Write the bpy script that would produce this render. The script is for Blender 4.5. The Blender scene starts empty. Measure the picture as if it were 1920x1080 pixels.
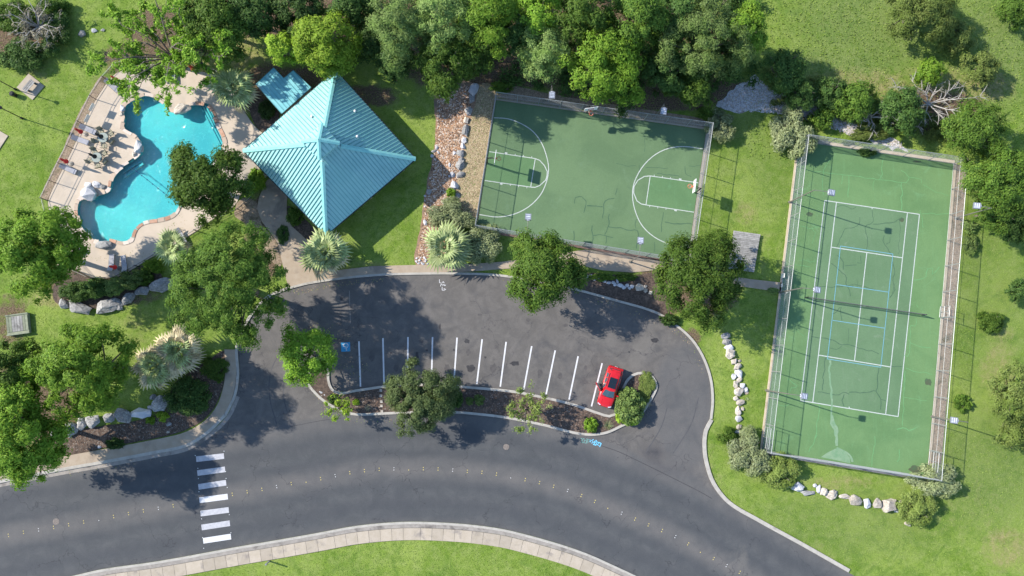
import bpy, bmesh, math, random
import numpy as np
from mathutils import Vector, Matrix, Quaternion, geometry, noise as mnoise
rnd = random.Random(7)
nprng = np.random.default_rng(11)
PI = math.pi
scene = bpy.context.scene
COL = scene.collection

# ------------------------------------------------------------------ camera
CAM_H = 91.6
FPX = 28.0 / 36.0 * 1920.0
nadir = Vector(((920 - 960) / FPX, -(650 - 540) / FPX, -1.0)).normalized()
QC = nadir.rotation_difference(Vector((0, 0, -1)))
cam_data = bpy.data.cameras.new('camera')
cam_data.lens = 28.0; cam_data.sensor_width = 36.0
cam_data.clip_start = 1.0; cam_data.clip_end = 3000.0
cam = bpy.data.objects.new('camera', cam_data)
cam.location = (0, 0, CAM_H); cam.rotation_mode = 'QUATERNION'; cam.rotation_quaternion = QC
COL.objects.link(cam); scene.camera = cam

# ------------------------------------------------------------------ light
SUN_EL = math.radians(35.0)
SH = Vector((0.952, -0.305, 0)).normalized()       # horizontal direction in which shadows fall
sun_from = Vector((-SH.x * math.cos(SUN_EL), -SH.y * math.cos(SUN_EL), math.sin(SUN_EL)))
world = bpy.data.worlds.new('World'); scene.world = world; world.use_nodes = True
wn = world.node_tree
bg = wn.nodes['Background']
sky = wn.nodes.new('ShaderNodeTexSky'); sky.sky_type = 'NISHITA'; sky.sun_disc = False
sky.sun_elevation = SUN_EL; sky.sun_rotation = math.atan2(sun_from.x, sun_from.y)
sky.air_density = 1.0; sky.dust_density = 0.3; sky.ozone_density = 2.5
wn.links.new(sky.outputs[0], bg.inputs[0]); bg.inputs[1].default_value = 0.15
sl = bpy.data.lights.new('sun', 'SUN'); sl.energy = 4.3; sl.angle = math.radians(0.6); sl.color = (1.0, 0.93, 0.84)
so = bpy.data.objects.new('sun', sl); so.rotation_mode = 'QUATERNION'
so.rotation_quaternion = sun_from.to_track_quat('Z', 'Y'); so.location = (0, 0, 60); COL.objects.link(so)
vs = scene.view_settings
scene.display_settings.display_device = 'sRGB'
vs.view_transform = 'Standard'; vs.look = 'None'; vs.exposure = 0.98; vs.gamma = 1.0; vs.use_curve_mapping = False
scene.cycles.max_bounces = 6; scene.cycles.transparent_max_bounces = 12
scene.cycles.diffuse_bounces = 3

# ------------------------------------------------------------------ helpers
def W(px, py, z=0.0):
    """world point at height z on the line of sight of the photograph pixel"""
    d = QC @ Vector(((px - 960) / FPX, -(py - 540) / FPX, -1.0))
    t = (z - CAM_H) / d.z
    return Vector((d.x * t, d.y * t, z))
def WP(pts, z=0.0): return [W(p[0], p[1], z) for p in pts]

def catmull(pts, closed=False, step=0.5):
    P = [Vector((p[0], p[1], 0)) for p in pts]; n = len(P); out = []
    rng = range(n if closed else n - 1)
    for i in rng:
        if closed: p0, p1, p2, p3 = P[(i - 1) % n], P[i], P[(i + 1) % n], P[(i + 2) % n]
        else: p0, p1, p2, p3 = P[max(i - 1, 0)], P[i], P[i + 1], P[min(i + 2, n - 1)]
        d = (p2 - p1).length; k = max(1, int(d / step))
        # centripetal-like: scale tangents by segment length
        l0 = max((p1 - p0).length, 1e-3); l2 = max((p3 - p2).length, 1e-3)
        m1 = (p2 - p0) / (l0 + d) * d; m2 = (p3 - p1) / (l2 + d) * d
        for j in range(k):
            t = j / k; t2 = t * t; t3 = t2 * t
            out.append((2*t3 - 3*t2 + 1) * p1 + (t3 - 2*t2 + t) * m1 + (-2*t3 + 3*t2) * p2 + (t3 - t2) * m2)
    if not closed: out.append(P[-1])
    return out
def spx(pts, closed=False, step=0.5): return catmull([W(*p) for p in pts], closed, step)
def wob(poly, amp=0.12, sc=0.9):
    return [p + Vector((mnoise.noise(p * sc), mnoise.noise(p * sc + Vector((31, 7, 3))), 0)) * amp * 2 for p in poly]
def offset(path, d, closed=False):
    out = []; n = len(path)
    for i, p in enumerate(path):
        a = path[(i - 1) % n] if (closed or i > 0) else p
        b = path[(i + 1) % n] if (closed or i < n - 1) else p
        t = (b - a); t.z = 0
        t = t.normalized() if t.length > 1e-6 else Vector((1, 0, 0))
        out.append(p + Vector((-t.y, t.x, 0)) * d)
    return out
def inside(x, y, poly):
    c = False; n = len(poly); j = n - 1
    for i in range(n):
        xi, yi = poly[i][0], poly[i][1]; xj, yj = poly[j][0], poly[j][1]
        if (yi > y) != (yj > y) and x < (xj - xi) * (y - yi) / (yj - yi) + xi: c = not c
        j = i
    return c
def np_inside(X, Y, poly):
    c = np.zeros(X.shape, bool); n = len(poly); j = n - 1
    for i in range(n):
        xi, yi = poly[i][0], poly[i][1]; xj, yj = poly[j][0], poly[j][1]
        if yi != yj:
            m = ((yi > Y) != (yj > Y)) & (X < (xj - xi) * (Y - yi) / (yj - yi) + xi)
            c ^= m
        j = i
    return c

class MB:
    """collects geometry for one mesh; material slots by index"""
    def __init__(s): s.v = []; s.f = []; s.m = []
    def face(s, pts, m=0):
        i = len(s.v); s.v += [tuple(p) for p in pts]; s.f.append(tuple(range(i, i + len(pts)))); s.m.append(m)
    def box(s, c, size, rz=0, m=0, mat=None):
        x, y, z = size[0] / 2, size[1] / 2, size[2] / 2; i = len(s.v)
        M = mat if mat is not None else Matrix.Rotation(rz, 3, 'Z'); c = Vector(c)
        for dx, dy, dz in ((-x,-y,-z),(x,-y,-z),(x,y,-z),(-x,y,-z),(-x,-y,z),(x,-y,z),(x,y,z),(-x,y,z)):
            s.v.append(tuple(c + M @ Vector((dx, dy, dz))))
        for f in ((0,3,2,1),(4,5,6,7),(0,1,5,4),(1,2,6,5),(2,3,7,6),(3,0,4,7)):
            s.f.append(tuple(i + k for k in f)); s.m.append(m)
    def tube(s, pts, rads, n=6, m=0, caps=True):
        pts = [Vector(p) for p in pts]
        if not hasattr(rads, '__len__'): rads = [rads] * len(pts)
        base = len(s.v); up = None
        for k, p in enumerate(pts):
            t = (pts[min(k + 1, len(pts) - 1)] - pts[max(k - 1, 0)])
            t = t.normalized() if t.length > 1e-9 else Vector((0, 0, 1))
            if up is None: up = t.orthogonal().normalized()
            else:
                up = up - t * up.dot(t)
                up = up.normalized() if up.length > 1e-6 else t.orthogonal().normalized()
            b = t.cross(up)
            for j in range(n):
                a = 2 * PI * j / n
                s.v.append(tuple(p + (up * math.cos(a) + b * math.sin(a)) * rads[k]))
        for k in range(len(pts) - 1):
            for j in range(n):
                a = base + k * n + j; b2 = base + k * n + (j + 1) % n
                s.f.append((a, b2, b2 + n, a + n)); s.m.append(m)
        if caps:
            s.f.append(tuple(base + j for j in range(n))[::-1]); s.m.append(m)
            s.f.append(tuple(base + (len(pts) - 1) * n + j for j in range(n))); s.m.append(m)
    def slab(s, poly, z0, z1, holes=(), m=0, side_m=None, bottom=False):
        loops = [[Vector((p[0], p[1], 0)) for p in poly]] + [[Vector((p[0], p[1], 0)) for p in h] for h in holes]
        tris = geometry.tessellate_polygon(loops); flat = [p for l in loops for p in l]; i = len(s.v)
        s.v += [(p.x, p.y, z1) for p in flat]
        for t in tris:
            a, b, c = flat[t[0]], flat[t[1]], flat[t[2]]
            cr = (b - a).cross(c - a).z
            if abs(cr) < 1e-9: continue
            s.f.append(tuple(i + k for k in (t if cr > 0 else t[::-1]))); s.m.append(m)
        if z0 is not None and z0 != z1:
            o = i
            for li, l in enumerate(loops):
                area = sum(l[k].x * l[(k + 1) % len(l)].y - l[(k + 1) % len(l)].x * l[k].y for k in range(len(l)))
                flip = (area < 0) ^ (li > 0)
                j = len(s.v); s.v += [(p.x, p.y, z0) for p in l]
                for k in range(len(l)):
                    q = (k + 1) % len(l); f = (j + k, j + q, o + q, o + k)
                    s.f.append(f[::-1] if flip else f); s.m.append(m if side_m is None else side_m)
                o += len(l)
    def ribbon(s, path, w, z0, z1, closed=False, m=0):
        """a flat-topped band along path; z0 None = a sheet"""
        a = offset(path, w / 2, closed); b = offset(path, -w / 2, closed); n = len(path); i = len(s.v)
        for k in range(n):
            s.v += [(a[k].x, a[k].y, z1), (b[k].x, b[k].y, z1)]
            if z0 is not None: s.v += [(a[k].x, a[k].y, z0), (b[k].x, b[k].y, z0)]
        q = 2 if z0 is None else 4
        for k in range(n if closed else n - 1):
            c = i + k * q; d = i + ((k + 1) % n) * q
            s.f.append((c, c + 1, d + 1, d)); s.m.append(m)
            if z0 is not None:
                s.f.append((c, d, d + 2, c + 2)); s.m.append(m)
                s.f.append((c + 1, c + 3, d + 3, d + 1)); s.m.append(m)
        if z0 is not None and not closed:
            s.f.append((i, i + 2, i + 3, i + 1)); s.m.append(m)
            e = i + (n - 1) * q; s.f.append((e, e + 1, e + 3, e + 2)); s.m.append(m)
    def mesh(s, name, mats, smooth=False):
        me = bpy.data.meshes.new(name); me.from_pydata(s.v, [], s.f)
        if not isinstance(mats, (list, tuple)): mats = [mats]
        for x in mats: me.materials.append(x)
        if len(mats) > 1: me.polygons.foreach_set('material_index', s.m)
        if smooth: me.polygons.foreach_set('use_smooth', [True] * len(me.polygons))
        me.update(); return me
    def build(s, name, mats, parent=None, smooth=False, **kw):
        return link(name, s.mesh(name, mats, smooth), parent, **kw)

def link(name, me, parent=None, loc=None, **kw):
    o = bpy.data.objects.new(name, me); COL.objects.link(o)
    if parent is not None: o.parent = parent
    if loc is not None: o.location = loc
    for k, v in kw.items(): o[k] = v
    return o
def thing(name, label, cat, loc=(0, 0, 0), rz=0.0, group=None):
    o = bpy.data.objects.new(name, None); COL.objects.link(o); o.empty_display_size = 0.3
    o.location = loc; o.rotation_euler = (0, 0, rz); o['label'] = label; o['category'] = cat
    if group: o['group'] = group
    return o
def tag(o, label, cat, group=None):
    o['label'] = label; o['category'] = cat
    if group: o['group'] = group
    return o
def copy_tree(o, parent=None):
    kids = list(o.children)
    c = o.copy(); COL.objects.link(c)
    if parent is not None: c.parent = parent
    for ch in kids: copy_tree(ch, c)
    return c
ORD = ['first','second','third','fourth','fifth','sixth','seventh','eighth','ninth','tenth','eleventh','twelfth','thirteenth','fourteenth','fifteenth','sixteenth','seventeenth','eighteenth','nineteenth','twentieth','twenty-first','twenty-second','twenty-third','twenty-fourth','twenty-fifth','twenty-sixth','twenty-seventh','twenty-eighth','twenty-ninth','thirtieth']

# ------------------------------------------------------------------ materials
class NT:
    def __init__(s, name):
        s.mat = bpy.data.materials.new(name); s.mat.use_nodes = True; s.t = s.mat.node_tree
        s.b = s.t.nodes['Principled BSDF']
        s.b.inputs['Specular IOR Level'].default_value = 0.3
    def n(s, typ, **kw):
        x = s.t.nodes.new(typ)
        for k, v in kw.items(): setattr(x, k, v)
        return x
    def l(s, a, b): s.t.links.new(a, b)
    def pos(s): return s.n('ShaderNodeNewGeometry').outputs['Position']
    def objc(s): return s.n('ShaderNodeTexCoord').outputs['Object']
    def noise(s, vec, scale, detail=4, rough=0.55, dist=0.0):
        x = s.n('ShaderNodeTexNoise'); s.l(vec, x.inputs['Vector'])
        x.inputs['Scale'].default_value = scale; x.inputs['Detail'].default_value = detail
        x.inputs['Roughness'].default_value = rough; x.inputs['Distortion'].default_value = dist
        return x.outputs['Fac']
    def ramp(s, v, a, b, lo=0.0, hi=1.0):
        x = s.n('ShaderNodeMapRange'); s.l(v, x.inputs[0])
        x.inputs[1].default_value = a; x.inputs[2].default_value = b; x.inputs[3].default_value = lo; x.inputs[4].default_value = hi
        x.interpolation_type = 'SMOOTHSTEP'; return x.outputs[0]
    def math(s, op, a, b=None, c=None):
        x = s.n('ShaderNodeMath', operation=op)
        for i, q in enumerate((a, b, c)):
            if q is None: continue
            if isinstance(q, (int, float)): x.inputs[i].default_value = q
            else: s.l(q, x.inputs[i])
        return x.outputs[0]
    def mix(s, f, a, b, mode='MIX'):
        x = s.n('ShaderNodeMix', data_type='RGBA', blend_type=mode)
        for i, q in ((0, f), (6, a), (7, b)):
            if isinstance(q, (int, float)): x.inputs[i].default_value = q
            elif isinstance(q, tuple): x.inputs[i].default_value = (*q, 1) if len(q) == 3 else q
            else: s.l(q, x.inputs[i])
        return x.outputs[2]
    def attr(s, name):
        x = s.n('ShaderNodeAttribute'); x.attribute_name = name; return x
    def color(s, c):
        if isinstance(c, tuple): s.b.inputs['Base Color'].default_value = (*c, 1)
        else: s.l(c, s.b.inputs['Base Color'])
    def bump(s, h, strength=0.3, dist=0.05):
        x = s.n('ShaderNodeBump'); x.inputs['Strength'].default_value = strength; x.inputs['Distance'].default_value = dist
        s.l(h, x.inputs['Height']); s.l(x.outputs[0], s.b.inputs['Normal'])
    def rough(s, r): s.b.inputs['Roughness'].default_value = r
    def objrand(s): return s.n('ShaderNodeObjectInfo').outputs['Random']

def nmat(name, c1, c2, sc=3.0, c3=None, sc3=0.5, t3=0.55, rough=0.9, bump=0.3, bsc=None, world_space=True, metal=0.0, vary=0.0, spec=0.3, fine=None):
    m = NT(name); v = m.pos() if world_space else m.objc()
    f = m.noise(v, sc, 5, 0.65)
    c = m.mix(m.ramp(f, 0.3, 0.7), c1, c2)
    if c3: c = m.mix(m.ramp(m.noise(v, sc3, 4, 0.6, 0.4), t3, t3 + 0.18), c, c3)
    if fine:
        g = m.noise(v, fine, 2, 0.7); c = m.mix(1.0, c, m.mix(m.ramp(g, 0.25, 0.75), (0.7, 0.7, 0.7), (1.3, 1.3, 1.3)), 'MULTIPLY')
    if vary:
        r = m.objrand(); k = m.ramp(r, 0, 1, 1 - vary, 1 + vary)
        cc = m.n('ShaderNodeCombineColor')
        for i in range(3): m.l(k, cc.inputs[i])
        c = m.mix(1.0, c, cc.outputs[0], 'MULTIPLY')
    m.color(c); m.rough(rough); m.b.inputs['Metallic'].default_value = metal
    m.b.inputs['Specular IOR Level'].default_value = spec
    if bump: m.bump(m.noise(v, bsc or sc * 4, 4, 0.7), bump, 0.05)
    return m.mat
def flat(name, c, rough=0.5, metal=0.0, spec=0.4, vary=0.06):
    return nmat(name, tuple(x * (1 - vary) for x in c), tuple(min(1, x * (1 + vary)) for x in c), sc=6, rough=rough, bump=0.0, metal=metal, world_space=False, spec=spec)

def ground_mat():
    m = NT('lawn and field'); v = m.pos(); a = m.attr('zone'); sep = m.n('ShaderNodeSeparateColor'); m.l(a.outputs['Color'], sep.inputs[0])
    dry, dirt, rough_g = sep.outputs[0], sep.outputs[1], sep.outputs[2]
    n1 = m.noise(v, 0.12, 4, 0.6, 0.5); n2 = m.noise(v, 0.9, 5, 0.7); n3 = m.noise(v, 7.0, 4, 0.8); n4 = m.noise(v, 2.6, 5, 0.7, 0.6)
    c = m.mix(m.ramp(n1, 0.32, 0.68), (0.112, 0.188, 0.022), (0.210, 0.280, 0.056))
    c = m.mix(m.ramp(n2, 0.38, 0.68, 0.0, 0.7), c, (0.225, 0.275, 0.080))
    n5 = m.noise(v, 0.33, 6, 0.7, 1.2); c = m.mix(m.ramp(n5, 0.48, 0.66, 0.0, 0.6), c, (0.080, 0.150, 0.022))
    c = m.mix(m.ramp(n4, 0.45, 0.72, 0.0, 0.5), c, (0.055, 0.115, 0.012))
    # coarse meadow
    cr = m.mix(m.ramp(n4, 0.35, 0.65), (0.065, 0.115, 0.028), (0.18, 0.215, 0.080))
    c = m.mix(m.math('MULTIPLY', rough_g, 0.8), c, cr)
    # straw
    dd = m.math('ADD', dry, m.math('MULTIPLY', m.math('SUBTRACT', n2, 0.5), 0.9))
    cd = m.mix(m.ramp(n4, 0.3, 0.7), (0.20, 0.185, 0.065), (0.33, 0.27, 0.14))
    c = m.mix(m.ramp(dd, 0.25, 0.85), c, cd)
    # bare soil and leaf litter
    dt = m.math('ADD', dirt, m.math('MULTIPLY', m.math('SUBTRACT', n2, 0.5), 0.8))
    cs = m.mix(m.ramp(n3, 0.3, 0.7), (0.055, 0.040, 0.026), (0.21, 0.15, 0.10))
    c = m.mix(m.ramp(dt, 0.35, 0.65), c, cs)
    c = m.mix(1.0, c, m.mix(m.ramp(n3, 0.25, 0.75), (0.76, 0.77, 0.75), (1.26, 1.25, 1.25)), 'MULTIPLY')
    m.color(c); m.rough(0.95); m.b.inputs['Specular IOR Level'].default_value = 0.1
    m.bump(m.noise(v, 9.0, 5, 0.8), 0.7, 0.12)
    return m.mat
M_GROUND = ground_mat()

def road_mat():
    m = NT('asphalt'); v = m.pos(); at = m.attr('wear'); sep = m.n('ShaderNodeSeparateColor'); m.l(at.outputs['Color'], sep.inputs[0])
    band, lot, patch = sep.outputs[0], sep.outputs[1], sep.outputs[2]
    n1 = m.noise(v, 0.09, 5, 0.6, 0.8); n2 = m.noise(v, 0.6, 6, 0.7, 0.6); n3 = m.noise(v, 11, 3, 0.8); n4 = m.noise(v, 0.28, 5, 0.65, 1.2)
    street = m.mix(m.ramp(n2, 0.3, 0.75), (0.058, 0.062, 0.065), (0.080, 0.083, 0.084))
    street = m.mix(m.math('MULTIPLY', band, m.ramp(n4, 0.2, 0.7, 0.35, 1.0)), street, (0.120, 0.113, 0.106))
    lotc = m.mix(m.ramp(n2, 0.3, 0.72), (0.094, 0.088, 0.081), (0.132, 0.122, 0.111))
    lotc = m.mix(m.ramp(n4, 0.50, 0.72, 0, 0.6), lotc, (0.062, 0.062, 0.064))
    c = m.mix(m.ramp(m.math('ADD', lot, m.math('MULTIPLY', m.math('SUBTRACT', n2, 0.5), 0.5)), 0.3, 0.7), street, lotc)
    c = m.mix(m.math('MULTIPLY', patch, m.ramp(n2, 0.3, 0.6)), c, (0.045, 0.045, 0.050))
    ln = m.math('ADD', m.attr('lane').outputs['Fac'], m.math('MULTIPLY', m.math('SUBTRACT', m.noise(v, 0.25, 4, 0.6), 0.5), 0.9)); al = m.math('ABSOLUTE', ln)
    for ctr_, wd, am in ((1.75, .55, .42), (3.9, .8, .50)):
        tr_ = m.ramp(m.math('ABSOLUTE', m.math('SUBTRACT', al, ctr_)), 0, wd * 1.4, am * .75, 0)
        c = m.mix(m.math('MULTIPLY', tr_, m.ramp(n2, .2, .7, .55, 1)), c, (0.046, 0.049, 0.055))
    c = m.mix(m.ramp(m.noise(v, 0.17, 6, 0.7, 2.0), 0.50, 0.66, 0, 0.22), c, (0.052, 0.055, 0.062))
    # pale dried silt and scuffs
    c = m.mix(m.ramp(n1, 0.60, 0.74, 0, 0.5), c, (0.160, 0.148, 0.130))
    st = m.noise(v, 1.7, 8, 0.85, 2.5); c = m.mix(m.ramp(st, 0.66, 0.76, 0, 0.35), c, (0.19, 0.18, 0.165))
    vo = m.n('ShaderNodeTexVoronoi'); vo.feature = 'DISTANCE_TO_EDGE'; vo.inputs['Scale'].default_value = 0.13
    dv = m.n('ShaderNodeVectorMath', operation='ADD'); m.l(v, dv.inputs[0])
    nz = m.n('ShaderNodeTexNoise'); nz.inputs['Scale'].default_value = 0.7; nz.inputs['Detail'].default_value = 6; m.l(v, nz.inputs['Vector'])
    sc = m.n('ShaderNodeVectorMath', operation='SCALE'); m.l(nz.outputs['Color'], sc.inputs[0]); sc.inputs['Scale'].default_value = 3.0
    m.l(sc.outputs[0], dv.inputs[1]); m.l(dv.outputs[0], vo.inputs['Vector'])
    crack = m.ramp(vo.outputs['Distance'], 0.002, 0.007, 0.5, 0.0)
    c = m.mix(m.math('MULTIPLY', crack, m.ramp(n4, 0.42, 0.55)), c, (0.030, 0.030, 0.034))
    c = m.mix(1.0, c, m.mix(m.ramp(n3, 0.2, 0.8), (0.86, 0.86, 0.86), (1.14, 1.14, 1.14)), 'MULTIPLY')
    m.color(c); m.rough(0.85); m.b.inputs['Specular IOR Level'].default_value = 0.25
    m.bump(n3, 0.25, 0.02)
    return m.mat
M_ROAD = road_mat()

def court_mat(name, c1, c2, pale, darkc):
    m = NT(name); v = m.pos()
    n1 = m.noise(v, 0.16, 5, 0.65, 0.7); n2 = m.noise(v, 0.9, 6, 0.7, 0.4); n3 = m.noise(v, 9, 3, 0.8); n4 = m.noise(v, 0.35, 5, 0.7, 1.5)
    c = m.mix(m.ramp(n1, 0.3, 0.7), c1, c2)
    c = m.mix(m.ramp(n4, 0.56, 0.74, 0, 0.5), c, pale)
    c = m.mix(m.ramp(n2, 0.60, 0.78, 0, 0.45), c, darkc)
    st = m.n('ShaderNodeMapping'); m.l(v, st.inputs[0]); st.inputs['Rotation'].default_value = (0, 0, math.radians(-8)); st.inputs['Scale'].default_value = (3.0, 0.25, 1)
    s2 = m.noise(st.outputs[0], 0.8, 5, 0.7); c = m.mix(m.ramp(s2, 0.5, 0.75, 0, 0.22), c, pale)
    c = m.mix(1.0, c, m.mix(m.ramp(n3, 0.2, 0.8), (0.9, 0.9, 0.9), (1.1, 1.1, 1.1)), 'MULTIPLY')
    m.color(c); m.rough(0.8); m.bump(n3, 0.15, 0.02); return m.mat
M_TEN_OUT = court_mat('green tennis surround', (0.092, 0.178, 0.068), (0.124, 0.218, 0.086), (0.14, 0.28, 0.13), (0.060, 0.135, 0.070))
M_TEN_IN = court_mat('grey green playing surface', (0.092, 0.165, 0.080), (0.112, 0.190, 0.096), (0.16, 0.22, 0.14), (0.07, 0.12, 0.075))
M_BALL = court_mat('green basketball surface', (0.088, 0.150, 0.072), (0.114, 0.184, 0.088), (0.125, 0.20, 0.115), (0.058, 0.105, 0.064))
M_KEY = court_mat('bright green key', (0.082, 0.162, 0.068), (0.106, 0.196, 0.084), (0.11, 0.23, 0.11), (0.06, 0.13, 0.065))
M_LINE = nmat('white court paint', (0.47, 0.50, 0.47), (0.36, 0.40, 0.36), 5, bump=0, rough=0.7, spec=0.2)
M_BLUELINE = nmat('blue court paint', (0.12, 0.30, 0.38), (0.16, 0.34, 0.40), 5, bump=0, rough=0.7)
M_SEAL = nmat('dark crack filler', (0.045, 0.095, 0.055), (0.060, 0.115, 0.065), 4, bump=0, rough=0.8)
M_PALEFILL = nmat('pale crack filler', (0.135, 0.29, 0.12), (0.105, 0.25, 0.10), 3, bump=0, rough=0.8)
M_PUDDLE = nmat('dried puddle silt', (0.20, 0.29, 0.18), (0.13, 0.24, 0.13), 1.5, bump=0, rough=0.8)
M_CONC = nmat('weathered concrete', (0.31, 0.245, 0.175), (0.36, 0.295, 0.22), 1.2, (0.22, 0.18, 0.14), 0.35, 0.52, bump=0.08)
M_KERB = nmat('pale kerb concrete', (0.40, 0.375, 0.325), (0.32, 0.30, 0.26), 1.6, (0.24, 0.22, 0.19), 0.6, 0.56, bump=0.15)
M_SLAB = nmat('pavement slab', (0.34, 0.29, 0.22), (0.385, 0.33, 0.26), 1.5, (0.23, 0.20, 0.17), 0.7, 0.55, bump=0.1, vary=0.10)
M_GUTTER = nmat('gutter concrete', (0.22, 0.20, 0.175), (0.30, 0.27, 0.235), 1.4, (0.14, 0.125, 0.11), 0.8, 0.52, bump=0.15)
M_DECK = nmat('tan pool deck', (0.44, 0.37, 0.285), (0.50, 0.42, 0.33), 0.5, (0.36, 0.315, 0.26), 0.16, 0.50, bump=0.04)
M_MULCH = nmat('dark mulch', (0.045, 0.033, 0.026), (0.125, 0.090, 0.068), 5, (0.18, 0.125, 0.09), 0.8, 0.56, bump=0.8, bsc=9)
M_MULCHRED = nmat('red brown mulch', (0.20, 0.125, 0.078), (0.33, 0.215, 0.14), 4, (0.15, 0.12, 0.09), 0.4, 0.52, bump=0.8, bsc=9)
M_STRAW = nmat('dead straw grass', (0.24, 0.185, 0.105), (0.36, 0.285, 0.17), 2.5, (0.15, 0.13, 0.06), 0.5, 0.58, bump=0.6, bsc=9, fine=6)
M_DIRT = nmat('bare tan soil', (0.20, 0.15, 0.10), (0.30, 0.225, 0.155), 2.0, (0.10, 0.085, 0.045), 0.6, 0.52, bump=0.5, fine=6)
M_GRAVEL = nmat('white limestone gravel', (0.38, 0.37, 0.36), (0.52, 0.50, 0.48), 4, (0.22, 0.18, 0.15), 0.5, 0.55, bump=0.9, bsc=10, fine=8)
M_ROCK = nmat('grey limestone', (0.20, 0.20, 0.195), (0.33, 0.325, 0.31), 1.6, (0.11, 0.105, 0.10), 1.2, 0.55, bump=0.9, bsc=5, world_space=False, vary=0.15, fine=6)
M_ROCKPALE = nmat('cream limestone', (0.34, 0.295, 0.24), (0.47, 0.43, 0.37), 1.6, (0.26, 0.20, 0.15), 1.3, 0.56, bump=0.8, bsc=5, world_space=False, vary=0.15, fine=6)
M_ROCKWHITE = nmat('white limestone', (0.40, 0.40, 0.42), (0.52, 0.52, 0.52), 2, (0.30, 0.29, 0.28), 1.3, 0.6, bump=0.8, bsc=5, world_space=False, vary=0.12)
M_COPING = [nmat('coping cream', (0.50, 0.42, 0.35), (0.58, 0.50, 0.43), 3, bump=0.3, vary=0.12), nmat('coping rust', (0.36, 0.20, 0.13), (0.44, 0.28, 0.20), 3, bump=0.3, vary=0.12), nmat('coping pink', (0.47, 0.36, 0.28), (0.42, 0.34, 0.26), 3, bump=0.3, vary=0.12)]
M_ROADWHITE = nmat('worn white road paint', (0.34, 0.34, 0.36), (0.44, 0.44, 0.45), 3, (0.25, 0.25, 0.26), 1.8, 0.62, bump=0, rough=0.7)
M_ROADWHITE2 = nmat('fresh white road paint', (0.50, 0.50, 0.50), (0.58, 0.58, 0.58), 3, bump=0, rough=0.7)
M_ROADBLUE = nmat('blue road paint', (0.035, 0.24, 0.42), (0.045, 0.28, 0.46), 3, bump=0, rough=0.7)
M_SPRAY = nmat('cyan spray paint', (0.10, 0.42, 0.62), (0.20, 0.55, 0.75), 9, bump=0, rough=0.7)
M_SPRAYG = nmat('faded green spray paint', (0.10, 0.22, 0.20), (0.16, 0.32, 0.29), 6, bump=0, rough=0.8)
M_YELLOW = flat('yellow marker', (0.62, 0.50, 0.13)); M_WHITEBTN = flat('white marker', (0.68, 0.68, 0.66))
M_IRON = nmat('rusty iron cover', (0.13, 0.11, 0.10), (0.22, 0.19, 0.16), 8, bump=0.3)
M_STAIN2 = nmat('old drip stain', (0.062, 0.058, 0.056), (0.090, 0.083, 0.078), 3, bump=0, rough=0.7)
M_STAIN = nmat('oil stain', (0.028, 0.027, 0.028), (0.05, 0.048, 0.048), 3, bump=0, rough=0.6)
M_STEEL = flat('galvanised steel', (0.31, 0.325, 0.325), 0.45, 0.35)
M_POLE = flat('weathered brown steel pole', (0.16, 0.15, 0.13), 0.55, 0.2)
M_LAMPBOX = flat('grey lamp housing', (0.24, 0.25, 0.28), 0.4, 0.3)
M_LENS = nmat('lamp glass', (0.62, 0.66, 0.74), (0.30, 0.33, 0.38), 4, bump=0, rough=0.15, world_space=False, spec=0.6)
M_BLACK = flat('black metal', (0.018, 0.018, 0.02), 0.4); M_RUBBER = flat('black rubber', (0.02, 0.02, 0.021), 0.8)
M_WOOD = nmat('grey weathered wood', (0.20, 0.195, 0.18), (0.31, 0.30, 0.28), 2.5, (0.13, 0.125, 0.115), 1.5, 0.58, bump=0.3, vary=0.15)
M_PLANTER = nmat('old green grey wood', (0.17, 0.19, 0.13), (0.25, 0.27, 0.19), 3, (0.10, 0.11, 0.07), 1.5, 0.55, bump=0.3, vary=0.15)
M_RED = flat('red canvas', (0.55, 0.02, 0.022), 0.7); M_UMBBLACK = flat('black canvas', (0.015, 0.017, 0.022), 0.7)
M_LOUNGE = nmat('grey sling fabric', (0.27, 0.27, 0.29), (0.34, 0.34, 0.36), 6, bump=0, rough=0.8, vary=0.08)
M_OLIVE = flat('olive chair frame', (0.10, 0.105, 0.06), 0.5); M_SLING = flat('tan sling', (0.30, 0.28, 0.20), 0.8)
M_TABLE = nmat('frosted table top', (0.25, 0.29, 0.26), (0.30, 0.33, 0.29), 4, bump=0, rough=0.25)
M_BARK = nmat('grey brown bark', (0.10, 0.082, 0.062), (0.17, 0.145, 0.12), 4, bump=0.6, world_space=False)
M_PALEBARK = nmat('pale bark', (0.26, 0.24, 0.21), (0.36, 0.34, 0.31), 4, bump=0.5, world_space=False)

def roof_mat():
    m = NT('turquoise painted metal'); v = m.pos()
    n1 = m.noise(v, 0.35, 5, 0.65, 0.8); n2 = m.noise(v, 2.2, 5, 0.7)
    c = m.mix(m.ramp(n1, 0.3, 0.7), (0.255, 0.50, 0.475), (0.31, 0.56, 0.525))
    c = m.mix(m.ramp(n2, 0.5, 0.75, 0, 0.4), c, (0.36, 0.62, 0.57))
    w1 = m.noise(v, 0.8, 8, 0.8, 1.5); c = m.mix(m.ramp(w1, 0.55, 0.72, 0, 0.35), c, (0.15, 0.36, 0.36))
    w2 = m.noise(v, 5.0, 6, 0.8, 0.5); c = m.mix(m.ramp(w2, 0.52, 0.72, 0, 0.3), c, (0.42, 0.62, 0.58))
    m.color(c); m.rough(0.42); m.b.inputs['Specular IOR Level'].default_value = 0.5
    return m.mat
M_ROOF = roof_mat()
M_SEAM = flat('turquoise seam', (0.09, 0.28, 0.29), 0.45)
M_RIDGE = nmat('faded turquoise ridge cap', (0.25, 0.54, 0.50), (0.19, 0.48, 0.46), 2, bump=0, rough=0.4)
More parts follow.
